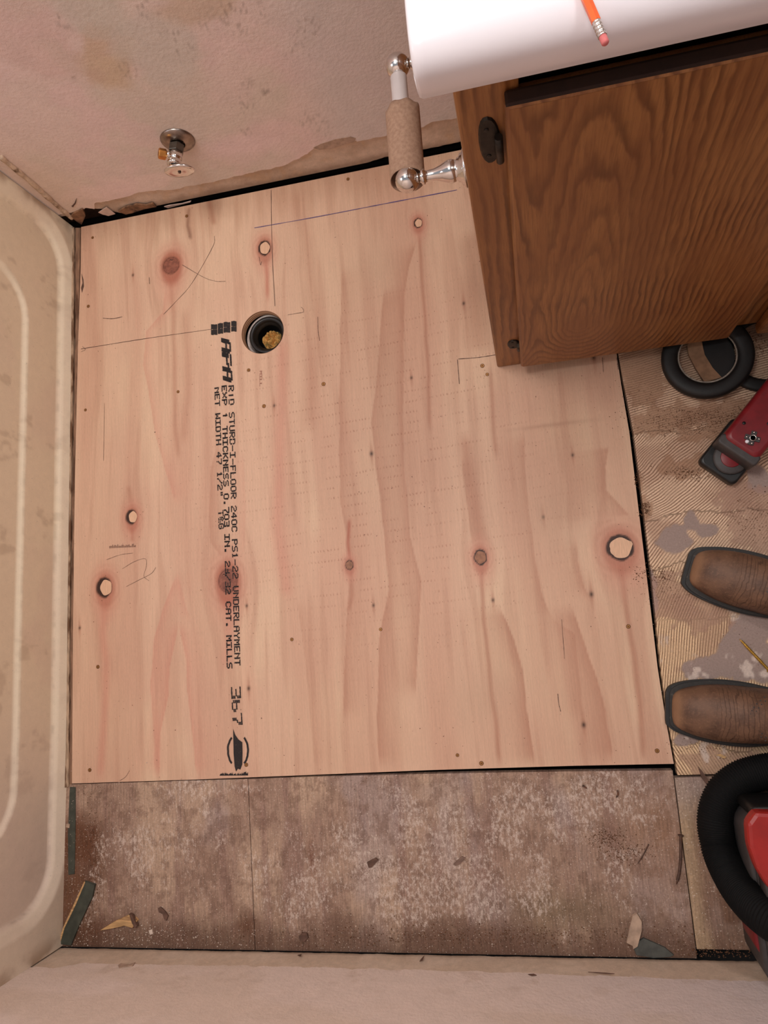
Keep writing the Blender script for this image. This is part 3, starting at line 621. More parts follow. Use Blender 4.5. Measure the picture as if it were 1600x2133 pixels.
# ================================================================ WALLS
paint_m = tintmat('painted_drywall', .62, (40, 40, 40), .04, .0, .55, .0016, .3, 600, orange=1.0)
plaster_m = tintmat('bare_plaster', .8, (80, 80, 80), .08, .35, .5, .001, .2, 420, orange=.6)
def sheet(name, xs, zb, ztop, y, depth, tintf, mat, parent=None, zmid=.9, dz=.009, jog=None):
    """vertical sheet whose lower edge follows zb(x); depth goes to -y (into room) or +y sign kept by caller"""
    n = len(xs); ts = np.concatenate([np.linspace(0, 1, int(zmid / dz))]); v = []
    for t in ts: v.append(np.stack([xs, np.full(n, y), zb + (zmid - zb) * t], 1))
    v.append(np.stack([xs, np.full(n, y), np.full(n, ztop)], 1)); m = len(v)
    v.append(np.stack([xs, np.full(n, y + depth), zb + .0005], 1)); v.append(np.stack([xs, np.full(n, y + depth), np.full(n, ztop)], 1))
    v = np.concatenate(v); i = np.arange(m * n).reshape(m, n); q = np.stack([i[:-1, :-1], i[:-1, 1:], i[1:, 1:], i[1:, :-1]], -1).reshape(-1, 4)
    b0 = np.arange(n - 1) + m * n; q2 = np.stack([b0, b0 + 1, i[0, 1:], i[0, :-1]], -1); q3 = np.stack([b0 + n, b0 + n + 1, b0 + 1, b0], -1); q4 = np.stack([i[-1, :-1], i[-1, 1:], b0 + n + 1, b0 + n], -1)
    o = from_py(name, v, [tuple(int(a) for a in r) for r in np.concatenate([q, q2, q3, q4])], mat, parent, False)
    set_attr(o.data, 'tint', tintf(v[:, 0], v[:, 2])); return o
YB = .965; YF = -.594
def bp(px, py): p = PL(px, py, 1, YB); return p[0], p[2]
def interp_px(pts, xs, yv):
    P = sorted([(PL(a, b, 1, yv)[0], PL(a, b, 1, yv)[2]) for a, b in pts]); return np.interp(xs, [p[0] for p in P], [p[1] for p in P])
def pink_tint(x, z):
    n = fbm(x * 5, z * 5, 1, 4); n2 = fbm(x * 14, z * 14, 2, 4); c = np.tile(s2l((224, 203, 196)), (len(x), 1))
    c = mixc(c, s2l((214, 200, 188)), sst(.46, .62, n) * .8); c = mixc(c, s2l((230, 200, 200)), sst(.5, .7, n2) * .4)
    c = mixc(c, s2l((206, 200, 198)), sst(-.36, -.25, x) * .6); c = mixc(c, s2l((228, 206, 188)), sst(-.75, -.95, x) * sst(.35, .15, z) * .7)
    for (px, py, rx, rz, col, a) in ((222, 118, .05, .06, (206, 180, 152), .75), (415, 10, .06, .03, (198, 174, 150), .6), (330, 108, .07, .06, (208, 198, 190), .7), (60, 60, .1, .1, (212, 176, 172), .4), (170, 20, .06, .05, (200, 194, 184), .5), (505, 300, .1, .04, (232, 206, 206), .6), (240, 390, .12, .03, (236, 210, 204), .5)):
        p = bp(px, py); d = np.sqrt(((x - p[0]) / rx) ** 2 + ((z - p[1]) / rz) ** 2) + (n2 - .5) * 1.6; c = mixc(c, s2l(col), sst(1.25, .7, d) * a)
    m = np.zeros(len(x))
    for (px, py, r, a) in ((308, 14, .02, 1), (130, 40, .014, .8), (135, 52, .012, .6), (500, 22, .05, .7), (360, 65, .03, .7), (385, 105, .025, .8), (340, 60, .02, .6), (470, 40, .02, .5), (150, 155, .012, .5), (270, 145, .03, .5), (515, 175, .02, .5), (510, 215, .03, .6), (510, 272, .02, .5), (640, 55, .03, .6), (660, 250, .05, .5), (555, 190, .01, 1), (435, 45, .02, .6), (620, 95, .03, .5)):
        p = bp(px, py); m = np.maximum(m, a * sst(1.2, .4, np.hypot(x - p[0], z - p[1]) / r) * sst(.60, .68, fbm(x * 210, z * 210, 4, 3, .7)))
    return mixc(c, s2l((120, 102, 92)), m * .6)
def plaster_tint(x, z):
    n = fbm(x * 12, z * 20, 3, 4); n2 = fbm(x * 40, z * 50, 1, 4); c = np.tile(s2l((206, 184, 166)), (len(x), 1))
    c = mixc(c, s2l((186, 162, 142)), sst(.5, .68, n) * .7); c = mixc(c, s2l((220, 198, 180)), sst(.5, .3, n2) * .5)
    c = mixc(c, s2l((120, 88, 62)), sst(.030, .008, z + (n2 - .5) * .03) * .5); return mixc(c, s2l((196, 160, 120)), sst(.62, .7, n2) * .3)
xs = np.arange(-1.80, 1.40, .004); jit = fbm(xs * 60, xs * 0 + 1.5, 1, 4, .6) - .5
zb1 = interp_px([(120, 452), (158, 446), (180, 432), (215, 436), (245, 442), (270, 449), (300, 432), (325, 436), (341, 430), (352, 438), (420, 420), (520, 398), (640, 372), (760, 340), (800, 328), (945, 298)], xs, YB)
zb1 = np.clip(zb1 + jit * .006, .004, .06)
wall_back = sheet('wall_back', xs, zb1, 2.4, YB, .035, plaster_tint, plaster_m, None, zmid=.3); tag(wall_back, kind='structure')
zb2 = interp_px([(110, 448), (150, 440), (180, 430), (196, 432), (200, 421), (262, 408), (290, 398), (300, 396), (375, 390), (420, 380), (480, 366), (520, 356), (560, 350), (600, 338), (640, 318), (655, 305), (700, 290), (735, 285), (742, 292), (800, 281), (880, 262), (900, 252), (945, 245)], xs, YB)
jit2 = fbm(xs * 45, xs * 0 + 4.5, 2, 5, .65) - .5
zb2 = np.maximum(zb2 + jit2 * .014, zb1 + .002); zb2 = np.where(xs > 0, .085 + jit2 * .01, zb2)
paint = sheet('paint_layer', xs, zb2, 2.4, YB - .0034, .0034, pink_tint, paint_m, wall_back, zmid=1.0, dz=.007)
bot = box('added_gap_backing', -1.78, 1.35, 1.006, 1.06, -.05, .07, plain('added_gap_backing_wood', (86, 58, 42), .9, 0, 40, .3), wall_back)  # dark wood backing added behind the gap to stop light leaking in
# patch where paint peeled off higher up and flakes hanging at the rotten corner
def flake(name, pts, y, mat, parent, th=.0015, axisval=None):
    P = [PL(a, b, 1, y) for a, b in pts]; v = [tuple(p) for p in P] + [(p[0], p[1] + th, p[2]) for p in P]; n = len(P)
    f = [tuple(range(n))[::-1], tuple(range(n, 2 * n))] + [(i, (i + 1) % n, n + (i + 1) % n, n + i) for i in range(n)]
    o = from_py(name, v, f, mat, parent); return o
flat_plaster = plain('peeled_paper', (172, 146, 128), .85, 0, 80, .2, .4); brown_paper = plain('torn_paper', (132, 96, 70), .9, 0, 70, .3, .5, c2=(60, 42, 32), thr=(.5, .65)); white_flake = plain('white_flake', (206, 180, 168), .7, 0, 80, .08)
flake('peeled_patch', [(652, 308), (668, 300), (700, 290), (730, 285), (741, 288), (738, 296), (715, 302), (690, 310), (665, 312)], YB - .0045, flat_plaster, wall_back)
flake('torn_paper', [(246, 441), (262, 432), (285, 426), (305, 428), (318, 424), (326, 431), (300, 436), (276, 444), (262, 447)], YB - .006, brown_paper, wall_back, .004)
flake('torn_paper', [(152, 446), (172, 436), (178, 450), (170, 468), (160, 462), (148, 452)], YB - .0075, brown_paper, wall_back, .006)
flake('paint_flake', [(205, 443), (222, 432), (240, 446), (226, 450), (214, 447)], YB - .005, white_flake, wall_back)
flake('paint_flake', [(342, 431), (352, 428), (380, 424), (398, 419), (396, 422), (372, 428), (350, 434)], YB - .005, white_flake, wall_back)
for pts in ([(149, 430), (155, 424), (160, 413), (158, 424), (152, 432)], [(0, 0)]):
    if len(pts) > 3: flake('paint_chip', pts, YB - .0045, dark_chip, wall_back, .001)
# front wall (bottom of the picture)
xs2 = np.arange(-1.80, 1.40, .004); jf = fbm(xs2 * 50, xs2 * 0 + 8.5, 3, 5, .65) - .5
def front_paint(x, z):
    n = fbm(x * 5, z * 9, 5, 4); n2 = fbm(x * 30, z * 60, 6, 4); c = np.tile(s2l((226, 208, 198)), (len(x), 1)); c = mixc(c, s2l((216, 202, 200)), sst(-.2, .3, x) * .8)
    c = mixc(c, s2l((214, 194, 178)), sst(.5, .66, n) * .5); return mixc(c, s2l((190, 166, 148)), sst(.64, .72, n2) * .3 * sst(.2, .08, z))
def front_plaster(x, z):
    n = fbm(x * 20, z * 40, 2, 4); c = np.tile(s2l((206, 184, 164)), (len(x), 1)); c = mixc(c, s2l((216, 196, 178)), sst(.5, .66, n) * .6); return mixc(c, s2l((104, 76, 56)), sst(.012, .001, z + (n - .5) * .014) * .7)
wall_front = sheet('wall_front', xs2[::-1], np.clip(.003 + jf[::-1] * .006, .0, .02), 2.4, YF, -.05, front_plaster, plaster_m, None, zmid=.3); tag(wall_front, kind='structure')
zf = np.interp(xs2, [-1.8, -.95, -.90, -.5, -.1, .2, 1.4], [.086, .088, .070, .064, .066, .074, .076]) + jf * .014
paintf = sheet('paint_layer', xs2[::-1], zf[::-1], 2.4, YF + .0030, -.0030, front_paint, paint_m, wall_front, zmid=.7, dz=.006)
for pts in ([(246, 2010), (252, 2006), (270, 2008), (282, 2004), (276, 2012), (258, 2014), (248, 2016)], [(1225, 2024), (1262, 2026), (1280, 2027.5), (1262, 2027.6), (1240, 2025.6)], [(1100, 2029), (1112, 2028), (1118, 2031), (1108, 2032)], [(620, 1989), (628, 1987), (626, 1992)], [(878, 1996), (884, 1990), (880, 2000), (874, 2002)]):
    flake('dark_scuff', pts, YF + .0045, flat_plaster if pts[0][0] < 300 else dark_chip, wall_front, -.001)
wl = box('wall_left', -1.86, -1.78, -.7, 1.06, -.07, 2.4, plain('wall_paint_left', (222, 206, 194), .7, 0, 30, .05)); tag(wl, kind='structure')
wr = box('wall_right', 1.36, 1.44, -.7, 1.06, -.07, 2.4, plain('wall_paint_right', (170, 156, 150), .7, 0, 30, .05)); tag(wr, kind='structure')

# ================================================================ BATHTUB
TY0, TY1 = YF + .003, YB - .006
def sdf_rr(y, z, y0, y1, z0, z1, r):
    qy = np.abs(y - (y0 + y1) / 2) - (y1 - y0) / 2 + r; qz = np.abs(z - (z0 + z1) / 2) - (z1 - z0) / 2 + r
    return np.hypot(np.maximum(qy, 0), np.maximum(qz, 0)) + np.minimum(np.maximum(qy, qz), 0) - r
XB0 = -.966; XB1 = -.986      # tub foot at the back wall and at the front wall
def tub_fn(u, v):
    y = TY0 + (TY1 - TY0) * u; z = .40 * v; xb = XB1 + (XB0 - XB1) * u
    d1 = sdf_rr(y, z, -.36, .78, .118, .7, .10); d2 = sdf_rr(y, z, TY0 + .085, TY1 - .035, .022, .9, .09)
    xb = np.interp(y, [-.5823, -.5284, -.3445, -.1536, .0449, .358, .5775, .8537], [-.9945, -.9931, -.9867, -.980, -.9765, -.9698, -.9646, -.9602]) - .0055
    x = xb - .004 - .008 * sst(.005, -.006, d1) - .008 * sst(.004, -.007, d2) - .05 * z
    x = x + .010 * np.clip(d2 / .022, 0, 1)
    return np.stack([x, y, z], 1)
tubm = tintmat('tub_enamel', .34, (60, 60, 60), .03, .25, .08, .0006, .45, 300)
tub = empty('bathtub', (-1.3, .2, 0)); tag(tub, 'old off-white bathtub with embossed side panel along the left wall', 'bathtub')
def child_world(o, parent): o.parent = parent; o.matrix_parent_inverse = Matrix.Translation(parent.location).inverted()
apr, co = grid('apron', 420, 130, tub_fn, tubm, None, True)
y, z = co[:, 1], co[:, 2]; n1 = fbm(y * 6, z * 9, 1, 4); n2 = fbm(y * 26, z * 18, 2, 4, .6); n3 = fbm(y * 60, z * 60, 3, 3)
c = np.tile(s2l((232, 216, 190)), (len(y), 1)); c = mixc(c, s2l((226, 206, 184)), sst(.48, .66, n1) * .7); c = mixc(c, s2l((180, 158, 134)), sst(.62, .75, n2) * .4)
c = mixc(c, s2l((214, 196, 186)), sst(.0, -.4, y) * .6)
d1 = sdf_rr(y, z, -.36, .78, .118, .7, .10); d2 = sdf_rr(y, z, TY0 + .085, TY1 - .035, .022, .9, .09)
c = mixc(c, s2l((236, 222, 200)), np.exp(-(d1 / .005) ** 2) * .3 + sst(-.004, .004, d2) * .5)  # paler tint paints the light caught by the embossed line and lip
c = mixc(c, s2l((122, 98, 78)), np.exp(-((d2 + .004) / .0022) ** 2) * sst(.45, .75, n3) * .3); c = mixc(c, s2l((140, 112, 86)), np.exp(-((d1 - .004) / .003) ** 2) * sst(.45, .75, n3) * .2)
end = np.maximum(sst(TY1 - .03, TY1, y), sst(TY0 + .04, TY0, y)); c = mixc(c, s2l((158, 128, 102)), end * sst(.4, .7, n2) * .7)
set_attr(apr.data, 'tint', c); child_world(apr, tub)
# rim and basin
bm = bmesh.new(); X0 = -1.776; X1 = -1.012
def rr_loop(x0, x1, y0, y1, r, z, k=8):
    out = []
    for (cx_, cy_, a0) in ((x1 - r, y1 - r, 0), (x0 + r, y1 - r, 90), (x0 + r, y0 + r, 180), (x1 - r, y0 + r, 270)):
        for i in range(k + 1): a = math.radians(a0 + 90 * i / k); out.append(bm.verts.new((cx_ + r * math.cos(a), cy_ + r * math.sin(a), z)))
    return out
loops = [rr_loop(X0, X1 + .006, TY0, TY1, .002, .36), rr_loop(X0, X1 + .006, TY0, TY1, .002, .392), rr_loop(X0 + .006, X1, TY0 + .006, TY1 - .006, .01, .40), rr_loop(X0 + .06, X1 - .06, TY0 + .08, TY1 - .08, .12, .40), rr_loop(X0 + .07, X1 - .07, TY0 + .09, TY1 - .09, .13, .385), rr_loop(X0 + .11, X1 - .11, TY0 + .14, TY1 - .2, .15, .14), rr_loop(X0 + .16, X1 - .16, TY0 + .2, TY1 - .28, .13, .07)]
for a, b in zip(loops[:-1], loops[1:]):
    for i in range(len(a)): bm.faces.new((a[i], a[(i + 1) % len(a)], b[(i + 1) % len(a)], b[i]))
bm.faces.new(loops[-1])
o = from_bm('basin', bm, plain('tub_white', (200, 184, 164), .3, 0, 30, .05), None, True); child_world(o, tub)
o = lathe('drain', [(.0, .002), (.03, .002), (.032, 0), (.03, -.002)], chrome, None, origin=(-1.39, -.25, .073)); child_world(o, tub)
# wooden strip between tub and plywood: trim
trimm = plain('dirty_wood_strip', (138, 104, 82), .85, 0, 25, .3, .5, .001, stretch=(6, 1, 6), c2=(92, 62, 44), thr=(.5, .66))
def strip(name, pa, pb, z0, z1, mat, parent=None):
    n = 60; v = []; f = []
    for i in range(n + 1):
        t = i / n; a = [np.interp(t, np.linspace(0, 1, len(pa)), [p[k] for p in pa]) for k in (0, 1)]; b = [np.interp(t, np.linspace(0, 1, len(pb)), [p[k] for p in pb]) for k in (0, 1)]
        A, B = F(*a), F(*b); j = random.uniform(-.0008, .0008)
        v += [(A[0] + j, A[1], z0), (A[0] + j, A[1], z1), (B[0] + j * .3, B[1], z1), (B[0] + j * .3, B[1], z0)]
        if i:
            k = 4 * i
            for q in ((0, 1), (1, 2), (2, 3), (3, 0)): f.append((k - 4 + q[0], k + q[0], k + q[1], k - 4 + q[1]))
    f += [(0, 1, 2, 3), (4 * n + 3, 4 * n + 2, 4 * n + 1, 4 * n)]
    return from_py(name, v, f, mat, parent)
tr = strip('trim_1', [(157, 474), (156, 700), (151, 1000), (147, 1300), (145, 1640)], [(167, 474), (162, 700), (155, 1000), (151, 1300), (149.5, 1632)], -.018, -.001, trimm); tag(tr, kind='structure')
tr = strip('trim_2', [(150, 478), (149, 700), (145, 1000), (141, 1300), (136, 1640)], [(155.5, 474), (155, 700), (150, 1000), (146.5, 1300), (144.5, 1638)], -.018, .003, plain('worn_wood_edge', (172, 146, 122), .85, 0, 40, .3, .5, .001, stretch=(6, 1, 6), c2=(104, 74, 52), thr=(.45, .6))); tag(tr, kind='structure')
# caulk at the two tub corners
cm = plain('old_caulk', (196, 170, 146), .7, 0, 90, .2, .6, .001, c2=(112, 84, 60), thr=(.52, .68))
for (pts, yv, s, nm) in ((([0, 326], [60, 375], [110, 420], [150, 455]), YB - .006, .006, 'trim_3'), (([0, 2046], [50, 2010], [95, 1985], [128, 1964]), YF + .005, .007, 'trim_4')):
    P = []
    for k in range(60):
        t = k / 59 * (len(pts) - 1); i = min(int(t), len(pts) - 2); p = np.array(pts[i], float) * (1 - (t - i)) + np.array(pts[i + 1], float) * (t - i); q = PL(p[0], p[1], 1, yv); P.append((q[0], q[1], max(q[2], .002)))
    o = tube(nm, P, s, cm, None, 8, True, True, radf=lambda i: s * (.45 + .8 * float(fbm(np.array([i * .23]), np.array([s * 900]), 1, 3)[0]))); tag(o, kind='structure')

# ================================================================ STOP VALVE
vx, vz = -.592, .192
val = empty('stop_valve', (vx, YB - .0034, vz)); tag(val, 'chrome water stop valve with brass nut sticking out of the pink wall', 'valve')
lathe('escutcheon', [(.0335, 0), (.0335, .002), (.031, .006), (.024, .011), (.0155, .014), (.0135, .0142), (.0135, .008), (.012, .004)], old_chrome, val, axis=(0, -1, 0), n=40)
lathe('supply_pipe', [(.010, 0), (.010, .030)], plain('dark_pipe', (84, 76, 68), .5, .6, 90, .2), val, axis=(0, -1, 0), n=20)
hexm = old_chrome
lathe('hex_nut', [(.0145, .016), (.0155, .018), (.0155, .036), (.0145, .038)], plain('tarnished_nut', (96, 88, 80), .4, .8, 90, .2), val, axis=(0, -1, 0), n=6, smooth=False)
lathe('valve_body', [(.0095, .036), (.0135, .040), (.0135, .058), (.0125, .060), (.0125, .066), (.0135, .068), (.0135, .074), (.009, .077)], chrome, val, axis=(0, -1, 0), n=28)
lathe('outlet', [(.0085, 0), (.0085, .012)], chrome, val, origin=(-.004, -.052, .006), axis=(-.75, -.1, .55), n=20)
lathe('compression_nut', [(.0105, .010), (.0125, .012), (.0125, .023), (.0105, .025), (.006, .0252), (.006, .02)], brass, val, origin=(-.004, -.052, .006), axis=(-.75, -.1, .55), n=6, smooth=False)
lathe('valve_stem', [(.005, .076), (.005, .086)], plain('dark_stem', (50, 46, 48), .5, .5, 90, .2), val, axis=(0, -1, 0), n=14)
lathe('handle', [(.010, .084), (.0235, .085), (.0255, .088), (.0245, .0915), (.018, .0935), (.0035, .0942), (.003, .0935), (.0, .0935)], chrome, val, axis=(.12, -1, -.06), n=36, sx=1.18, sy=.78)
lathe('handle_screw', [(.0028, .0938), (.0028, .0952), (.0, .0955)], rust, val, axis=(.12, -1, -.06), n=12)

val.scale = (1, .70, 1)
for ch in val.children:
    if ch.name != 'escutcheon': ch.rotation_euler = (0, 0, -.13)
# ================================================================ VANITY CABINET
oak = NB('oak')
ph = oak.attr('phase', False); _o = oak.obj(); fr = oak.math('FRACT', oak.math('ADD', ph, oak.math('MULTIPLY', oak.noise(oak.mapv(oak.obj(), (60, 60, 14)), 1, 3), .9))); g = oak.noise(oak.mapv(_o, (420, 420, 22)), 1, 4, .65); g2 = oak.noise(oak.mapv(_o, (30, 30, 6)), 1, 3)
lin = oak.math('MULTIPLY', oak.ramp(fr, .0, .55), oak.ramp(fr, 1.0, .80))
gm = oak.ramp(oak.noise(_o, 7, 3), .35, .62, .35, 1.0)
_c = oak.mix(oak.math('MULTIPLY', oak.math('SUBTRACT', 1.0, lin), gm), L4((158, 108, 62)), L4((108, 66, 32))); _c = oak.mix(oak.ramp(g, .40, .72, 0, .45), _c, L4((96, 54, 26))); _c = oak.mix(oak.ramp(g2, .40, .62, 0, .45), _c, L4((122, 72, 38)))
oak.bump(oak.math('ADD', g, oak.math('MULTIPLY', lin, -.5)), .3, .0006); oak = oak.out(_c, .38, 0, .5)
top_edge_shade = plain('painted_overhang_shade', (46, 27, 18), .8, 0, 60, .2)  # shade under the counter overhang, painted onto the door's top faces
def oak_board(name, x0, x1, y0, y1, z0, z1, parent, phasef, nx=30, nz=60, bev=.003, front='-y'):
    """board whose visible faces carry a smooth growth-ring phase"""
    bm = bmesh.new(); add_box(bm, x0, x1, y0, y1, z0, z1, bev)
    # fine front grid
    yy = y0 - .0002; X_, Z_ = np.meshgrid(np.linspace(x0 + bev, x1 - bev, nx), np.linspace(z0 + bev, z1 - bev, nz)); vs = [bm.verts.new((a, yy, b)) for a, b in zip(X_.ravel(), Z_.ravel())]
    for j in range(nz - 1):
        for i in range(nx - 1): k = j * nx + i; bm.faces.new((vs[k], vs[k + 1], vs[k + nx + 1], vs[k + nx]))
    bm.normal_update()
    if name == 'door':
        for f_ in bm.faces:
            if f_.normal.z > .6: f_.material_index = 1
    me = bpy.data.meshes.new(name); bm.to_mesh(me); bm.free(); o = link(name, me, [oak, top_edge_shade] if name == 'door' else oak, parent)
    cc = np.zeros(len(me.vertices) * 3); me.vertices.foreach_get('co', cc); cc = cc.reshape(-1, 3); set_attr(me, 'phase', phasef(cc[:, 0] + cc[:, 1] * .4, cc[:, 2])); return o
def cath(xc, zc, kx, seed):
    def fn(x, z):
        dz = z - zc; b = np.where(dz > 0, 8.5, 1.7); n = fbm(x * 26 + seed, z * 6, 2, 4, .6) - .5; n2 = fbm(x * 5 + seed, z * 1.6, 3, 3) - .5; dx = x - xc
        r = np.sqrt((dx * (1 + .3 * (dx > 0))) ** 2 + (dz / b) ** 2); r2 = np.sqrt(((x - xc - .14) * 1.1) ** 2 + ((dz - .02) / b) ** 2)
        return (-np.log(np.exp(-r * 60) + np.exp(-(r2 + .012) * 60)) / 60 + n * .016 + n2 * .03) * kx
    return fn
def straight(k, seed): return lambda x, z: (x + (fbm(x * 10 + seed, z * 2.5, 4, 3) - .5) * .04) * k + seed
van = empty('vanity_cabinet', (.40, .70, 0)); tag(van, 'dark stained oak vanity cabinet with overlay doors under the white counter', 'cabinet')
def V(o): o.matrix_parent_inverse = Matrix.Translation(van.location).inverted(); return o
CZ = .788; fy0, fy1 = .4765, .4955
V(oak_board('side_panel', -.026, -.011, fy1, .962, .0008, CZ, van, straight(60, 2), 8, 40)); V(oak_board('side_panel', .851, .866, fy1, .962, 0, CZ, van, straight(60, 4), 8, 40))
V(oak_board('face_stile', -.0265, .034, fy0, fy1, .0008, CZ, van, straight(75, 1), 14, 90)); V(oak_board('face_stile', .372, .452, fy0, fy1, .04, CZ, van, straight(75, 6), 14, 90)); V(oak_board('face_stile', .81, .8665, fy0, fy1, 0, CZ, van, straight(75, 8), 14, 60))
for (a, b) in ((.034, .372), (.452, .81)):
    V(oak_board('face_rail', a, b, fy0 + .0005, fy1, .690, .735, van, lambda x, z: (z + (fbm(x * 3, z * 10, 2, 3) - .5) * .03) * 60, 40, 10)); V(oak_board('face_rail', a, b, fy0 + .0005, fy1, .075, .115, van, lambda x, z: (z + (fbm(x * 3, z * 10, 3, 3) - .5) * .03) * 60, 40, 10))
V(box('cabinet_bottom', -.011, .851, fy1, .955, .085, .10, plain('cabinet_inside', (104, 70, 42), .8, 0, 40, .2), van)); V(box('toe_kick', -.011, .851, .555, .57, .0008, .085, plain('toe_board', (60, 40, 28), .8, 0, 40, .2), van)); V(box('cabinet_back', -.011, .851, .955, .962, .0008, CZ, plain('cabinet_back', (92, 64, 42), .8, 0, 40, .2), van))
D1 = (.0185, .386, .4555, .4745, .040, .757)
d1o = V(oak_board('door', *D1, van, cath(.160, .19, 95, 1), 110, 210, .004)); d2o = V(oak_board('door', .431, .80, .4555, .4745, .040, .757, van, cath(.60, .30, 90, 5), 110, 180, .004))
hm = plain('blackened_hinge', (46, 42, 38), .45, .6, 120, .3, .3, c2=(92, 78, 62), thr=(.58, .8))
def hinge(px, py, hz, parent, n0):
    c = PL(px, py, 1, .476); x = c[0]; z = c[2]; bm = bmesh.new()
    pts = []; 
    for i in range(20):
        a = 2 * PI * i / 20; pts.append((x - .001 + .011 * math.copysign(abs(math.cos(a)) ** .8, math.cos(a)), z + hz * math.sin(a) * (1 - .1 * math.cos(a))))
    f1 = [bm.verts.new((p[0], .4762, p[1])) for p in pts]; f2 = [bm.verts.new((x + (p[0] - x) * .85, .4738, z + (p[1] - z) * .94)) for p in pts]; bm.faces.new(f2)
    for i in range(20): bm.faces.new((f1[i], f1[(i + 1) % 20], f2[(i + 1) % 20], f2[i]))
    o = V(from_bm('hinge', bm, hm, parent, False)); kn = tube('hinge_knuckle', [(x + .008, .469, z - hz * .75), (x + .008, .469, z + hz * .35)], .0042, hm, o, 12)
    kn.matrix_parent_inverse = Matrix.Identity(4)
    for s in (-.6, .55):
        k2 = lathe('hinge_screw', [(.0024, 0), (.0024, .0006), (.0014, .0009), (0, .0008)], hm, o, origin=(x - .003, .4738, z + hz * s), axis=(0, -1, 0), n=12)
hinge(1022, 292, .036, van, 0); hinge(1071, 716, .020, van, 1)
# countertop: white moulded top with rolled front lip
CX0, CX1, CYF, ZT, ZB = -.0555, .90, .4535, .841, .789
prof = [(.962, ZB), (.50, ZB + .012), (CYF + .022, ZB + .010), (CYF + .016, ZB + .001), (CYF + .004, ZB), (CYF + .0008, ZB + .003)]
for i in range(13):
    a = PI + (PI / 2) * -i / 12; prof.append((CYF + .026 + .026 * math.cos(a), ZT - .026 + .026 * math.sin(a)))
prof += [(CYF + .045, ZT + .0012), (CYF + .062, ZT), (.962, ZT)]
xsC = [CX0 + .0, CX0 + .0012, CX0 + .004] + list(np.linspace(CX0 + .012, CX1 - .01, 30)) + [CX1]; v = []; f = []; inset = [.004, .0012, 0] + [0] * 31
cyc, czc = .70, (ZT + ZB) / 2
for x, s in zip(xsC, inset):
    for (yy, zz) in prof: v.append((x, yy + (s if yy < .6 else 0), zz - (s if zz > czc else -s)))
m = len(prof)
for i in range(len(xsC) - 1):
    for j in range(m): f.append((i * m + j, i * m + (j + 1) % m, (i + 1) * m + (j + 1) % m, (i + 1) * m + j))
f.append(tuple(range(m))[::-1]); f.append(tuple((len(xsC) - 1) * m + j for j in range(m)))
ctm = NB('cultured_marble'); _n = ctm.noise(ctm.obj(), 5, 3); ctm = ctm.out(ctm.mix(ctm.ramp(_n, .4, .7), L4((230, 226, 232)), L4((224, 218, 226))), .16, 0, .6)
ct = from_py('countertop', v, f, ctm, None, True); tag(ct, 'glossy white moulded vanity countertop with a rolled front lip', 'countertop')
for p in ct.data.polygons[-2:]: p.use_smooth = False
# pale scribe block on the side of the cabinet
V(box('scribe_strip', -.034, -.0262, .478, .60, .30, .40, raw_wood, van)) if False else None
# pencil on the counter
A = F(1262, 92, ZT + .004); B = F(1205, -40, ZT + .004); d = Vector(B - A); d.z = 0; d.normalize()
pe = empty('pencil', (A[0], A[1], ZT + .0047), 0); pe.rotation_euler = (0, 0, math.atan2(d.y, d.x)); tag(pe, 'orange pencil with pink eraser lying on the white countertop edge', 'pencil')
S_ = .0043
lathe('eraser', [(0, -.0005), (.0022, 0), (.0030, .001), (.0031, .007)], pink_rubber, pe, axis=(1, 0, 0), n=18)
fer = [(.0034, .0068)]
for i in range(4): fer += [(.0036, .0072 + i * .0032), (.0036, .0088 + i * .0032), (.0032, .0094 + i * .0032), (.0032, .0100 + i * .0032)]
fer += [(.0035, .0205), (.003, .0215)]
lathe('ferrule', fer, plain('aluminium', (205, 196, 190), .3, .9, 90, .1), pe, axis=(1, 0, 0), n=20)
lathe('shaft', [(.0030, .0205), (.0038, .021), (.0038, .170), (.0006, .190), (0, .191)], pencil_paint, pe, axis=(1, 0, 0), n=6, smooth=False)
pe.location.z = ZT + .0042

# ================================================================ TOILET PAPER HOLDER
HZ = .50; ya, yb_ = .5755, .7455; hx = -.1085
th = empty('toilet_paper_holder', (-.026, .66, HZ)); tag(th, 'chrome toilet paper holder with two ball-ended posts and white roller on the cabinet side', 'holder')
def Vt(o): o.matrix_parent_inverse = Matrix.Translation(th.location).inverted(); return o
for yy in (ya, yb_):
    Vt(box('mounting_plate', -.0312, -.0262, yy - .024, yy + .024, HZ - .026, HZ + .026, chrome, th, .002))
    po = lathe('post', [(.024, 0), (.024, .002), (.020, .0035), (.019, .006), (.0155, .0075), (.0150, .010), (.0125, .0115), (.0135, .014), (.0145, .018), (.0140, .023), (.0105, .031), (.0075, .040), (.0068, .049), (.0072, .053), (.0098, .0545), (.0098, .058), (.0072, .0595), (.0066, .062)], chrome, th, origin=(-.0312, yy, HZ), axis=(-1, 0, 0), n=32); Vt(po)
    bm = bmesh.new(); bmesh.ops.create_uvsphere(bm, u_segments=32, v_segments=20, radius=.0165); bmesh.ops.translate(bm, verts=bm.verts[:], vec=(hx, yy, HZ)); Vt(from_bm('ball', bm, chrome, th, True))
Vt(lathe('roller', [(.004, 0), (.0125, .001), (.0125, .060), (.0112, .061), (.0112, .138), (.004, .139)], white_plastic, th, origin=(hx, ya + .0145, HZ), axis=(0, 1, 0), n=32))
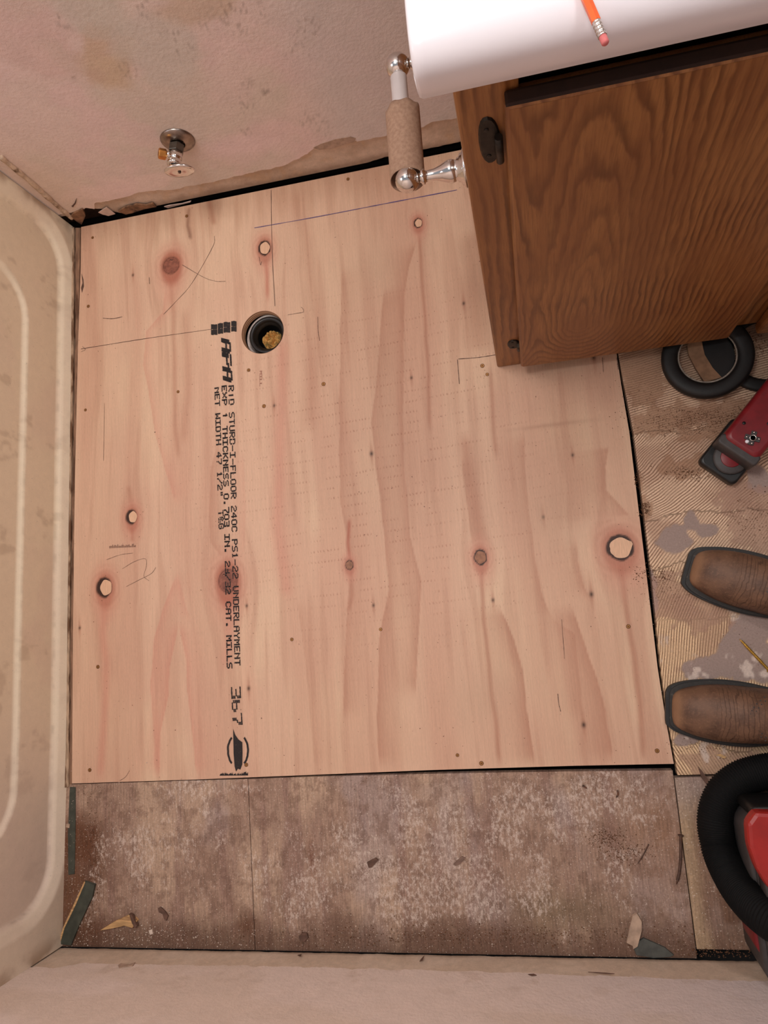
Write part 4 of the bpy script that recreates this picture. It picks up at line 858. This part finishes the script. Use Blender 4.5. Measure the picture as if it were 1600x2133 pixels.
# cardboard core hanging on the roller, torn at its far end
Rt = .0225; y0, y1 = .5800, .6835; v = []; f = []; nn = 48; rows = 14
for side, rr in ((0, Rt), (1, Rt - .0009)):
    for j in range(rows):
        t = j / (rows - 1)
        for i in range(nn):
            a = 2 * PI * i / nn; tear = .010 * max(0, math.sin(a * 1 - 1.2)) ** 2 - .014 * max(0, math.cos(a - 2.75)) ** 3 + .0015 * math.sin(a * 7)
            L_ = (y1 - y0) + tear; v.append((hx - .0005 + rr * math.cos(a) * 1.04 + .001 * t, y0 + L_ * t + .004 * (1 - t) * math.sin(a), HZ - .0076 + rr * math.sin(a) * .96 + .001 * t))
N = rows * nn
for j in range(rows - 1):
    for i in range(nn):
        a, b, c_, d_ = j * nn + i, j * nn + (i + 1) % nn, (j + 1) * nn + (i + 1) % nn, (j + 1) * nn + i; f.append((a, b, c_, d_)); f.append((N + d_, N + c_, N + b, N + a))
for i in range(nn): f.append((i, N + i, N + (i + 1) % nn, (i + 1) % nn)); k = (rows - 1) * nn; f.append((k + i, k + (i + 1) % nn, N + k + (i + 1) % nn, N + k + i))
tb = from_py('cardboard_tube', v, f, cardboard, None, True); tag(tb, 'empty brown cardboard tube hanging on the chrome paper holder', 'cardboard tube')

# ================================================================ RUBBER RINGS UNDER THE DOOR
def ring(name, px, py, R1, R0, z0, hgt, label, inner=True):
    c = F(px, py); e = empty(name, (c[0], c[1], z0)); tag(e, label, 'rubber ring', 'black rubber toilet seal rings on the floor')
    pf = []
    for i in range(25):
        a = 2 * PI * i / 24; pf.append(((R1 + R0) / 2 + (R1 - R0) / 2 * math.copysign(abs(math.cos(a)) ** .7, math.cos(a)), hgt / 2 + hgt / 2 * math.copysign(abs(math.sin(a)) ** .7, math.sin(a))))
    lathe('seal_body', pf, black_rubber, e, n=72, cap=False)
    return e
rg_ = None
rg = ring('rubber_ring', 1469, 751, .0785, .050, .0085, .024, 'thick black rubber seal ring poking out below the oak door')
lathe('inner_lip', [(.0508, .015), (.0482, .0175), (.0475, .0165), (.049, .013)], plain('dusty_lip', (150, 138, 126), .7, 0, 200, .3), rg, n=72, cap=False)
# dark insert and tan strap inside the ring
v = []; n = 40
pts = [(.047 * math.cos(a), .047 * math.sin(a)) for a in np.linspace(math.radians(-72), math.radians(118), 26)] + [(-.004 + .032 * math.cos(a) * .5, .032 * math.sin(a) * 1.3) for a in np.linspace(math.radians(100), math.radians(250), 14)]
prism('inner_plate', pts, .003, .0075, black_plastic, rg)
sp = [(-.030, .030), (-.014, .040), (-.004, .030), (-.004, .005), (.006, -.022), (.020, -.042), (-.010, -.0465), (-.022, -.015), (-.030, .012)]
prism('inner_web', sp, .001, .010, plain('tan_web', (136, 104, 78), .8, 0, 60, .2), rg, .001)
rg.rotation_euler = (0, math.radians(-5), 0)
r2 = ring('rubber_ring', 1592, 733, .078, .054, .0012, .012, 'thinner black rubber ring half hidden behind the thick seal ring')

# ================================================================ CORDLESS TOOL
O = F(1518, 952); U = F(1606, 842) - F(1518, 952); ang = math.atan2(U[1], U[0])
tool = empty('cordless_tool', (O[0], O[1], .0014), ang); tag(tool, 'red and black cordless power tool lying beside the boots', 'power tool')
def rbox(name, x0, x1, y0, y1, z0, z1, r, mat, parent, bz=.004, taper=1.0):
    pts = []
    for (a, b, s) in ((x1 - r, y1 - r, 0), (x0 + r, y1 - r, 90), (x0 + r, y0 + r, 180), (x1 - r, y0 + r, 270)):
        for i in range(7): t = math.radians(s + 15 * i); pts.append((a + r * math.cos(t), b + r * math.sin(t)))
    bm = bmesh.new(); cx_, cy_ = (x0 + x1) / 2, (y0 + y1) / 2; rows = []
    for (zz, s) in ((z0, -bz), (z0 + bz, 0), (z1 - bz, 0), (z1 - bz * .3, -bz * .3), (z1, -bz)):
        tp = 1 + (taper - 1) * (zz - z0) / (z1 - z0)
        rows.append([bm.verts.new((cx_ + (p[0] - cx_) * tp * (1 + s / (x1 - x0) * 2), cy_ + (p[1] - cy_) * tp * (1 + s / (y1 - y0) * 2), zz)) for p in pts])
    bm.faces.new(rows[0][::-1]); bm.faces.new(rows[-1]); n = len(pts)
    for a, b in zip(rows[:-1], rows[1:]):
        for i in range(n): bm.faces.new((a[i], a[(i + 1) % n], b[(i + 1) % n], b[i]))
    o = from_bm(name, bm, mat, parent, True); 
    for p in o.data.polygons:
        if len(p.vertices) > 6: p.use_smooth = False
    return o
rbox('foot', -.044, .058, -.036, .038, 0, .022, .010, black_plastic, tool)
lathe('swivel_disc', [(.029, .02), (.029, .026), (.026, .028), (.0, .028)], dark_grey, tool, origin=(-.008, -.002, 0), n=40)
lathe('swivel_lens', [(.018, .028), (.017, .0285), (.0, .0287)], red_plastic, tool, origin=(-.007, -.002, 0), n=40)
rbox('body', .000, .22, -.036, .034, .022, .070, .012, red_plastic, tool, .008)
rbox('collar', -.010, .010, -.0385, .0365, .021, .066, .006, dark_grey, tool, .003)
rbox('rear_grip', .125, .24, -.030, .036, .066, .080, .012, black_plastic, tool, .004)
# blade mount: dark cross with chrome ring and arms
mx, my = .026, -.006
for a in (20, 110): 
    bm = bmesh.new(); add_box(bm, -.0125, .0125, -.0045, .0045, 0, .003, .0008); o = from_bm('mount_cross', bm, dark_grey, tool); o.location = (mx, my, .0695); o.rotation_euler = (0, 0, math.radians(a))
lathe('mount_ring', [(.0042, 0), (.0042, .003), (.0055, .003), (.0055, 0)], chrome, tool, origin=(mx, my, .072), n=24, cap=False)
for a in (25, 115, 205, 295):
    r = math.radians(a); lathe('mount_pin', [(.0016, 0), (.0016, .0022), (.0008, .003), (0, .003)], chrome, tool, origin=(mx + .0098 * math.cos(r), my + .0098 * math.sin(r), .072), n=10)
lathe('white_bead', [(.0032, 0), (.0032, .002), (.002, .004), (0, .0045)], plain('bead_white', (245, 245, 255), .1, 0, 30, .0), tool, origin=(mx - .010, my + .0035, .0705), n=16)  # small glossy white bead beside the mount
for (a, b) in ((.040, .020), (.048, -.026), (.062, -.012)): lathe('case_screw', [(.003, .0), (.003, .0006), (0, .0008)], black_plastic, tool, origin=(a, b, .0699), n=12)
for k in range(2): rbox('grip_rib', .145 + k * .03, .150 + k * .03, -.028, .034, .078, .083, .002, dark_grey, tool, .001)

# ================================================================ BOOTS
leather = NB('brown_leather'); _o = leather.obj(); a1 = leather.noise(_o, 26, 5, .65); a2 = leather.noise(_o, 260, 3, .6); a3 = leather.noise(leather.mapv(_o, (1, .35, .5)), 34, 2, .5, 1.5)
_c = leather.mix(leather.ramp(a1, .35, .65), L4((112, 82, 63)), L4((84, 60, 47))); _c = leather.mix(leather.ramp(a2, .5, .75, 0, .4), _c, L4((142, 106, 80)))
sx_ = leather.node('ShaderNodeSeparateXYZ', {0: _o}).outputs[0]
cr = leather.ramp(leather.math('SINE', leather.math('ADD', leather.math('MULTIPLY', sx_, 900.0), leather.math('MULTIPLY', a3, 16.0))), .72, .97)
crm = leather.math('MULTIPLY', cr, leather.math('MULTIPLY', leather.ramp(sx_, .065, .09), leather.ramp(sx_, .155, .125)))
toe = leather.math('MULTIPLY', leather.ramp(sx_, .028, .014), .55)
_c = leather.mix(toe, _c, L4((166, 128, 98))); _c = leather.mix(leather.math('MULTIPLY', crm, .55), _c, L4((62, 42, 34)))
leather.bump(leather.math('SUBTRACT', leather.math('ADD', a2, leather.math('MULTIPLY', a1, 2.0)), leather.math('MULTIPLY', crm, 2.0)), .35, .0008); leather = leather.out(_c, .55, 0, .35)
def boot(toe_px, mid_px, label, mirror):
    T = F(*toe_px, .012); Mm = F(*mid_px, .012); ang = math.atan2(Mm[1] - T[1], Mm[0] - T[0])
    e = empty('work_boot', (T[0], T[1], .0014), ang); tag(e, label, 'boot')
    S = [0, .004, .014, .03, .055, .09, .13, .17, .21, .25, .285, .30]; Wd = [.024, .033, .040, .0455, .051, .0545, .0535, .047, .040, .037, .033, .020]
    mid = [0, 0, 0, .0, .001, .002, .003, .003, .002, .0, 0, 0]
    # sole outline
    pts = [(s, m * mirror + w + .0) for s, w, m in zip(S, Wd, mid)] + [(s, m * mirror - w) for s, w, m in zip(S[::-1], Wd[::-1], mid[::-1])]
    sm = spline(pts + [pts[0]], 4)[:-1]
    prism('sole', [(p[0], p[1]) for p in sm], .0, .011, leather_sole, e, .0012)
    w2 = [(.006 + p[0] * .965, p[1] * .965) for p in sm]; prism('welt', w2, .0108, .0145, plain('welt_' + str(mirror), (44, 41, 39), .6, 0, 200, .2, .3, c2=(120, 112, 104), thr=(.6, .8)), e, .001)
    hp = [p for p in sm if p[0] > .215]; hp = sorted(hp, key=lambda p: math.atan2(p[1], p[0] - .262)); prism('heel', [(p[0], p[1]) for p in hp], -.0, .012, leather_sole, e)
    # upper: loft of sections leaning from upright at the toe to level at the shaft
    secs = []
    hs = [(.009, .018, .019, 0), (.013, .027, .034, 0), (.022, .034, .046, 0), (.040, .0405, .054, 0), (.065, .0455, .059, 0), (.095, .0475, .066, 0), (.125, .046, .080, 0)]
    nseg = 26; v = []
    for (s, w, h, _) in hs:
        for i in range(nseg):
            a = PI * i / (nseg - 1); yy = math.cos(a); zz = math.sin(a) ** .62
            v.append((s + (.006 * (1 - zz) * 0), yy * w * (1.0 if zz < .2 else 1) + mirror * .002, .0145 + (h - .0145) * zz))
    # tilted sections through the ankle
    for (xa, za, xb, zb, w) in ((.150, .098, .165, .0145, .043), (.172, .125, .205, .0145, .039), (.188, .155, .250, .0145, .036), (.196, .185, .292, .020, .034), (.200, .215, .300, .10, .040), (.200, .250, .302, .20, .046), (.200, .300, .303, .295, .050)):
        for i in range(nseg):
            a = PI * i / (nseg - 1); yy = math.cos(a); t = math.sin(a) ** .62
            v.append((xb + (xa - xb) * t, yy * w * (abs(math.cos(a)) ** -.0) * (1 if t > 0 else 1), zb + (za - zb) * t))
    ns = len(v) // nseg; f = []
    for j in range(ns - 1):
        for i in range(nseg - 1): f.append((j * nseg + i, j * nseg + i + 1, (j + 1) * nseg + i + 1, (j + 1) * nseg + i))
    f.append(tuple(range(nseg))[::-1])
    # close heel counter: mirror ring for the back of the shaft
    base = len(v); jb = ns - 7
    for j in range(ns - 7, ns):
        xa, za, xb, zb, w = ((.150, .098, .165, .0145, .043), (.172, .125, .205, .0145, .039), (.188, .155, .250, .0145, .036), (.196, .185, .292, .020, .034), (.200, .215, .300, .10, .040), (.200, .250, .302, .20, .046), (.200, .300, .303, .295, .050))[j - ns + 7]
        bulge = (0, 0, .0, .006, .012, .014, .015)[j - ns + 7]
        for i in range(nseg):
            a = PI * i / (nseg - 1); v.append((xb + bulge * math.sin(a) - 0, math.cos(a) * w, zb + .0005 * math.sin(a)))
    for j in range(6):
        for i in range(nseg - 1): a = base + j * nseg + i; f.append((a, a + nseg, a + nseg + 1, a + 1))
    f.append(tuple((ns - 1) * nseg + i for i in range(nseg)))
    bm = bmesh.new(); vv = [bm.verts.new(p) for p in v]
    for q_ in f: bm.faces.new([vv[i] for i in q_])
    bmesh.ops.remove_doubles(bm, verts=bm.verts[:], dist=.0004)
    up = from_bm('upper', bm, leather, e, True); sd = up.modifiers.new('s', 'SUBSURF'); sd.levels = 1; sd.render_levels = 1
    # punched vamp pattern: small dark holes in an arc, stitched seam
    v = []; f = []
    for row, off in enumerate((0, .006)):
        for k in range(15):
            t = (k / 14 - .5) * 2; yy = t * .040; s = .118 + off + .030 * t * t; hgt = .0145 + (np.interp(s, [.065, .095, .125, .15], [.059, .066, .080, .10]) - .0145) * max(0, 1 - (yy / .0465) ** 2) ** .31 + .0004
            b = len(v)
            for i in range(6): a = i * PI / 3; v.append((s + .0011 * math.cos(a), yy + .0011 * math.sin(a), hgt + (.0011 * math.cos(a)) * .5))
            f.append(tuple(range(b, b + 6)))
    from_py('punched_holes', v, f, black_plastic, e)
    return e
boot((1428, 1180), (1600, 1228), 'brown square-toed leather boot nearer the vanity cabinet', 1)
boot((1387, 1472), (1600, 1488), 'brown square-toed leather boot nearer the vacuum hose, its toe on the sheet edge', -1)

# ================================================================ VACUUM
vac = empty('wet_dry_vacuum', (.45, -.43, .0014)); tag(vac, 'red and black shop vacuum with a thick black corrugated hose in the corner', 'vacuum')
def Vv(o): o.matrix_parent_inverse = Matrix.Translation(vac.location).inverted(); return o
Vv(rbox('tank', .279, .66, -.586, -.335, .0, .115, .03, dark_grey, vac, .006)); Vv(rbox('side_panel', .2745, .62, -.555, -.44, .022, .100, .03, red_plastic, vac, .004))
Vv(rbox('top_deck', .285, .65, -.58, -.33, .115, .128, .03, dark_grey, vac, .005)); Vv(rbox('latch_plate', .287, .40, -.338, -.318, .05, .135, .008, black_plastic, vac, .004))
cv_ = prism('motor_cover', [F(*p, .19)[:2] for p in ((1574, 1692), (1557, 1716), (1561, 1765), (1575, 1808), (1598, 1848), (1640, 1885), (1720, 1890), (1740, 1700))], .163, .19, orange_red, vac, .006); Vv(cv_); Vv(rbox('cover_riser', .285, .60, -.50, -.345, .128, .165, .02, dark_grey, vac, .003))
Vv(rbox('carry_handle', .36, .52, -.43, -.405, .19, .225, .008, black_plastic, vac, .004)); Vv(rbox('hose_port', .44, .52, -.36, -.29, .06, .13, .02, black_plastic, vac, .005))
path = [F(1720, 1602, .03), F(1640, 1604, .03), F(1600, 1606, .03), F(1545, 1621, .03), F(1506, 1655, .031), F(1490, 1706, .033), F(1498, 1766, .04), F(1522, 1822, .07), F(1556, 1872, .12), F(1602, 1914, .165), F(1650, 1940, .18), F(1700, 1945, .18)]
sp_ = spline(path, 60); seg = [0]
for a, b in zip(sp_[:-1], sp_[1:]): seg.append(seg[-1] + float(np.linalg.norm(b - a)))
tt = np.arange(0, seg[-1], .0009); A_ = np.array(sp_); Q = np.stack([np.interp(tt, seg, A_[:, k]) for k in range(3)], 1)
Vv(tube('hose', [tuple(q) for q in Q], .028, hose_black, vac, 28, True, True, radf=lambda i: .0275 + .0011 * math.cos(i * 2 * PI / 4)))

# ================================================================ LOOSE STRIPS, CHIPS, NAILS
def chip(name, pts, z0, z1, mat, label, cat, group=None, tilt=0, bev=.0004):
    P = [F(*p)[:2] for p in pts]; c = np.mean(P, 0); bm = bmesh.new(); n = len(P)
    a = [bm.verts.new((p[0] - c[0], p[1] - c[1], 0)) for p in P]; b = [bm.verts.new(((p[0] - c[0]) * .97, (p[1] - c[1]) * .97, z1 - z0 + random.uniform(-.1, .1) * (z1 - z0))) for p in P]
    bm.faces.new(a[::-1]); 
    cv = bm.verts.new((0, 0, z1 - z0))
    for i in range(n): bm.faces.new((a[i], a[(i + 1) % n], b[(i + 1) % n], b[i])); bm.faces.new((b[i], b[(i + 1) % n], cv))
    o = from_bm(name, bm, mat); o.location = (c[0], c[1], z0); tag(o, label, cat, group); return o
chip('vinyl_strip', [(146, 1638), (158, 1638), (158, 1720), (156, 1822), (143, 1824), (142, 1740)], -.001, .0012, green_vinyl, 'narrow dark green vinyl strip lying upright along the tub foot', 'strip')
gs = chip('vinyl_strip', [(179, 1833), (201, 1840), (196, 1865), (168, 1925), (150, 1969), (127, 1966), (137, 1930), (160, 1880)], .0015, .005, green_vinyl, 'slanting dark green vinyl strip in the tub corner', 'strip')
prism('pale_edge', [(p[0] - gs.location[0], p[1] - gs.location[1]) for p in [F(*q)[:2] for q in ((179, 1834), (181, 1836), (162, 1881), (138, 1931), (128, 1966), (124, 1966), (135, 1930), (158, 1880))]], .0005, .0042, raw_wood, gs)
chip('wood_splinter', [(211, 1936), (240, 1918), (275, 1902), (290, 1915), (280, 1930), (262, 1926), (235, 1932)], .0, .006, raw_wood, 'split pale and brown wood chip on the old floor near the tub corner', 'wood chip')
chip('dark_chip', [(274, 1900), (280, 1902), (291, 1925), (286, 1930), (279, 1917)], .002, .009, dark_chip, 'dark end of bark leaning on the split wood chip', 'wood chip')
chip('dark_chip', [(330, 1891), (336, 1888), (347, 1899), (352, 1907), (348, 1917), (343, 1913), (340, 1903), (332, 1899)], 0, .003, dark_chip, 'curled dark brown flake right of the split wood chip', 'flake')
chip('dark_chip', [(765, 1795), (783, 1786), (789, 1790), (775, 1806), (768, 1807)], 0, .003, dark_chip, 'dark triangular flake in the middle of the old floor', 'flake')
chip('dark_chip', [(944, 1800), (962, 1783), (970, 1786), (958, 1800), (948, 1803)], 0, .002, plain('grey_chip', (124, 98, 86), .8, 0, 90, .2), 'grey brown oblong flake right of the triangular one', 'flake')
chip('dark_chip', [(623, 1950), (630, 1942), (640, 1942), (643, 1951), (636, 1960), (627, 1960)], 0, .003, dark_chip, 'round dark brown flake close to the front wall', 'flake')
chip('plaster_chip', [(311, 1937), (318, 1935), (320, 1944), (314, 1946)], 0, .003, crumb_m, 'small white plaster chip right of the split wood', 'plaster chip')
chip('plaster_chip', [(140, 1715), (147, 1716), (146, 1724), (139, 1722)], .0013, .003, tan_chip, 'tiny tan chip lying on the upright green strip', 'plaster chip')
chip('board_scrap', [(1317, 1903), (1326, 1898), (1336, 1915), (1336, 1935), (1327, 1968), (1318, 1974), (1317, 1967), (1304, 1960), (1310, 1930)], .0035, .008, tan_chip, 'tan and grey board scrap resting against the grey strip at the front wall', 'scrap')
chip('vinyl_strip', [(1320, 1976), (1328, 1960), (1340, 1952), (1385, 1972), (1404, 1988), (1396, 1992), (1360, 1994), (1325, 1988)], .0, .0035, plain('grey_green_vinyl', (78, 80, 76), .5, 0, 80, .2), 'dark grey green scrap lying against the front wall under the tan scrap', 'strip')
chip('wood_splinter', [(1454, 1596), (1462, 1605), (1474, 1622), (1478, 1632), (1470, 1632), (1461, 1620)], .0, .004, dark_chip, 'pointed brown splinter touching the vacuum hose', 'wood chip')
chip('wood_splinter', [(1490, 1572), (1500, 1570), (1513, 1576), (1508, 1580), (1500, 1576)], 0.0014, .003, raw_wood, 'small pale splinter between the boot and the hose', 'wood chip')
def nail(name, pts, r, mat, label, head=.0, group=None, cat='nail', z=.0):
    P = [np.array(list(F(a, b)[:2]) + [r + .0004 + z]) for a, b in pts]; S = spline(P, 10) if len(P) > 2 else [P[0] + (P[1] - P[0]) * t for t in np.linspace(0, 1, 20)]; n = len(S)
    e = empty(name, tuple(P[0])); S = [s - P[0] for s in S]
    tube('shank', S, r, mat, e, 8, True, True, radf=lambda i: r * (1 if i < n - 4 else (n - i) / 5))
    if head: d = S[1] - S[0]; lathe('head', [(head, -.0006), (head, .0008), (r, .0014)], mat, e, axis=tuple(d), n=16)
    tag(e, label, cat, group); return e
nail('bent_nail', [(1417, 1738), (1417, 1780), (1414, 1815), (1408, 1840)], .0024, rust, 'long rusty bent nail beside the floor seam', .0048, z=.002)
nail('nail', [(1351, 1758), (1341, 1778), (1328, 1799)], .0011, rust, 'thin rusty finishing nail left of the long bent nail', .0)
nail('nail', [(1286, 1646), (1287, 1655), (1283, 1661)], .0014, rust, 'short curved nail just below the plywood edge at right', .0)
nail('nail', [(1214, 1636), (1223, 1642)], .0015, rust, 'stubby cut nail below the plywood edge', .0018)
sc_ = nail('screw_loose', [(1601, 1396), (1571, 1364), (1540, 1331)], .0024, gold_steel, 'loose gold wood screw lying between the two boots', .0042, cat='screw')
sc_.name = 'wood_screw'
A = F(1601, 1396); B = F(1540, 1331); d = np.array([B[0] - A[0], B[1] - A[1], 0]); Lg = np.linalg.norm(d); d /= Lg; pr_ = np.array([-d[1], d[0], 0]); hl = []
for i in range(260):
    t = i / 259; a = t * 2 * PI * 15; hl.append(tuple(d * (Lg * (.25 + .70 * t)) + pr_ * math.cos(a) * .0027 * (1 - .3 * t) + np.array([0, 0, 1]) * math.sin(a) * .0027 * (1 - .3 * t)))
tube('thread', hl, .0004, gold_steel, sc_, 5)

# ---- loose dust and crumbs (uncountable)
def crumbs(name, spots, mat, label, cat, z=.0006):
    v = []; f = []
    for (px, py, sx, sy, n, s0, s1) in spots:
        for k in range(n):
            a = random.gauss(px, sx); b = random.gauss(py, sy)
            if a > 1640: continue
            p = F(a, b); 
            if p[1] < YF + .003 or p[0] < -.99: continue
            s = random.uniform(s0, s1) * (.5 + random.random()) ; base = len(v); r = random.random() * 6
            zz = z
            for i in range(3): t = r + i * 2.09; v.append((p[0] + s * math.cos(t), p[1] + s * math.sin(t) * random.uniform(.5, 1), zz))
            v.append((p[0] + s * .2, p[1], zz + s * random.uniform(.5, 1.1))); f += [(base, base + 1, base + 3), (base + 1, base + 2, base + 3), (base + 2, base, base + 3)]
    o = from_py(name, v, f, mat); tag(o, label, cat, kind='stuff'); return o
crumbs('sawdust', [(1450, 875, 60, 14, 900, .0005, .0012), (1530, 870, 50, 12, 500, .0005, .0012), (1380, 900, 40, 20, 260, .0005, .001), (1440, 985, 30, 8, 240, .0005, .0015), (1344, 1060, 6, 8, 180, .0006, .0014), (1329, 1000, 4, 9, 90, .0005, .0012), (1370, 1195, 30, 8, 240, .0005, .0014), (1390, 1225, 30, 18, 240, .0005, .001),
                   (1265, 1745, 22, 10, 330, .0005, .0014), (1310, 1775, 26, 12, 260, .0005, .0013), (1570, 1070, 30, 30, 260, .0005, .0013), (780, 1800, 25, 16, 110, .0004, .001), (1330, 820, 30, 40, 200, .0004, .001), (1580, 720, 30, 15, 260, .0006, .0016), (800, 1950, 420, 16, 900, .0005, .0016), (190, 1800, 12, 90, 330, .0005, .0016), (760, 1640, 60, 12, 90, .0004, .0009), (1470, 1560, 40, 14, 140, .0005, .0012), (1080, 1950, 200, 10, 400, .0006, .0016), (1500, 1985, 60, 6, 200, .0008, .0018)],
       sawdust_m, 'loose brown sawdust and dirt scattered over the old floor', 'sawdust')
crumbs('plaster_crumbs', [(320, 1760, 70, 60, 260, .0005, .0018), (300, 1950, 110, 16, 260, .0005, .002), (700, 1940, 300, 25, 260, .0005, .0014), (900, 1850, 180, 50, 240, .0004, .0014), (170, 1900, 14, 50, 130, .0005, .0018), (1150, 1800, 120, 80, 200, .0004, .0012), (1500, 1900, 30, 50, 60, .0004, .0013), (1450, 1250, 40, 60, 200, .0004, .001), (1480, 1450, 60, 60, 100, .0004, .001), (152, 1700, 4, 60, 90, .0004, .0014)],
       crumb_m, 'white plaster crumbs scattered over the old floor', 'crumbs')
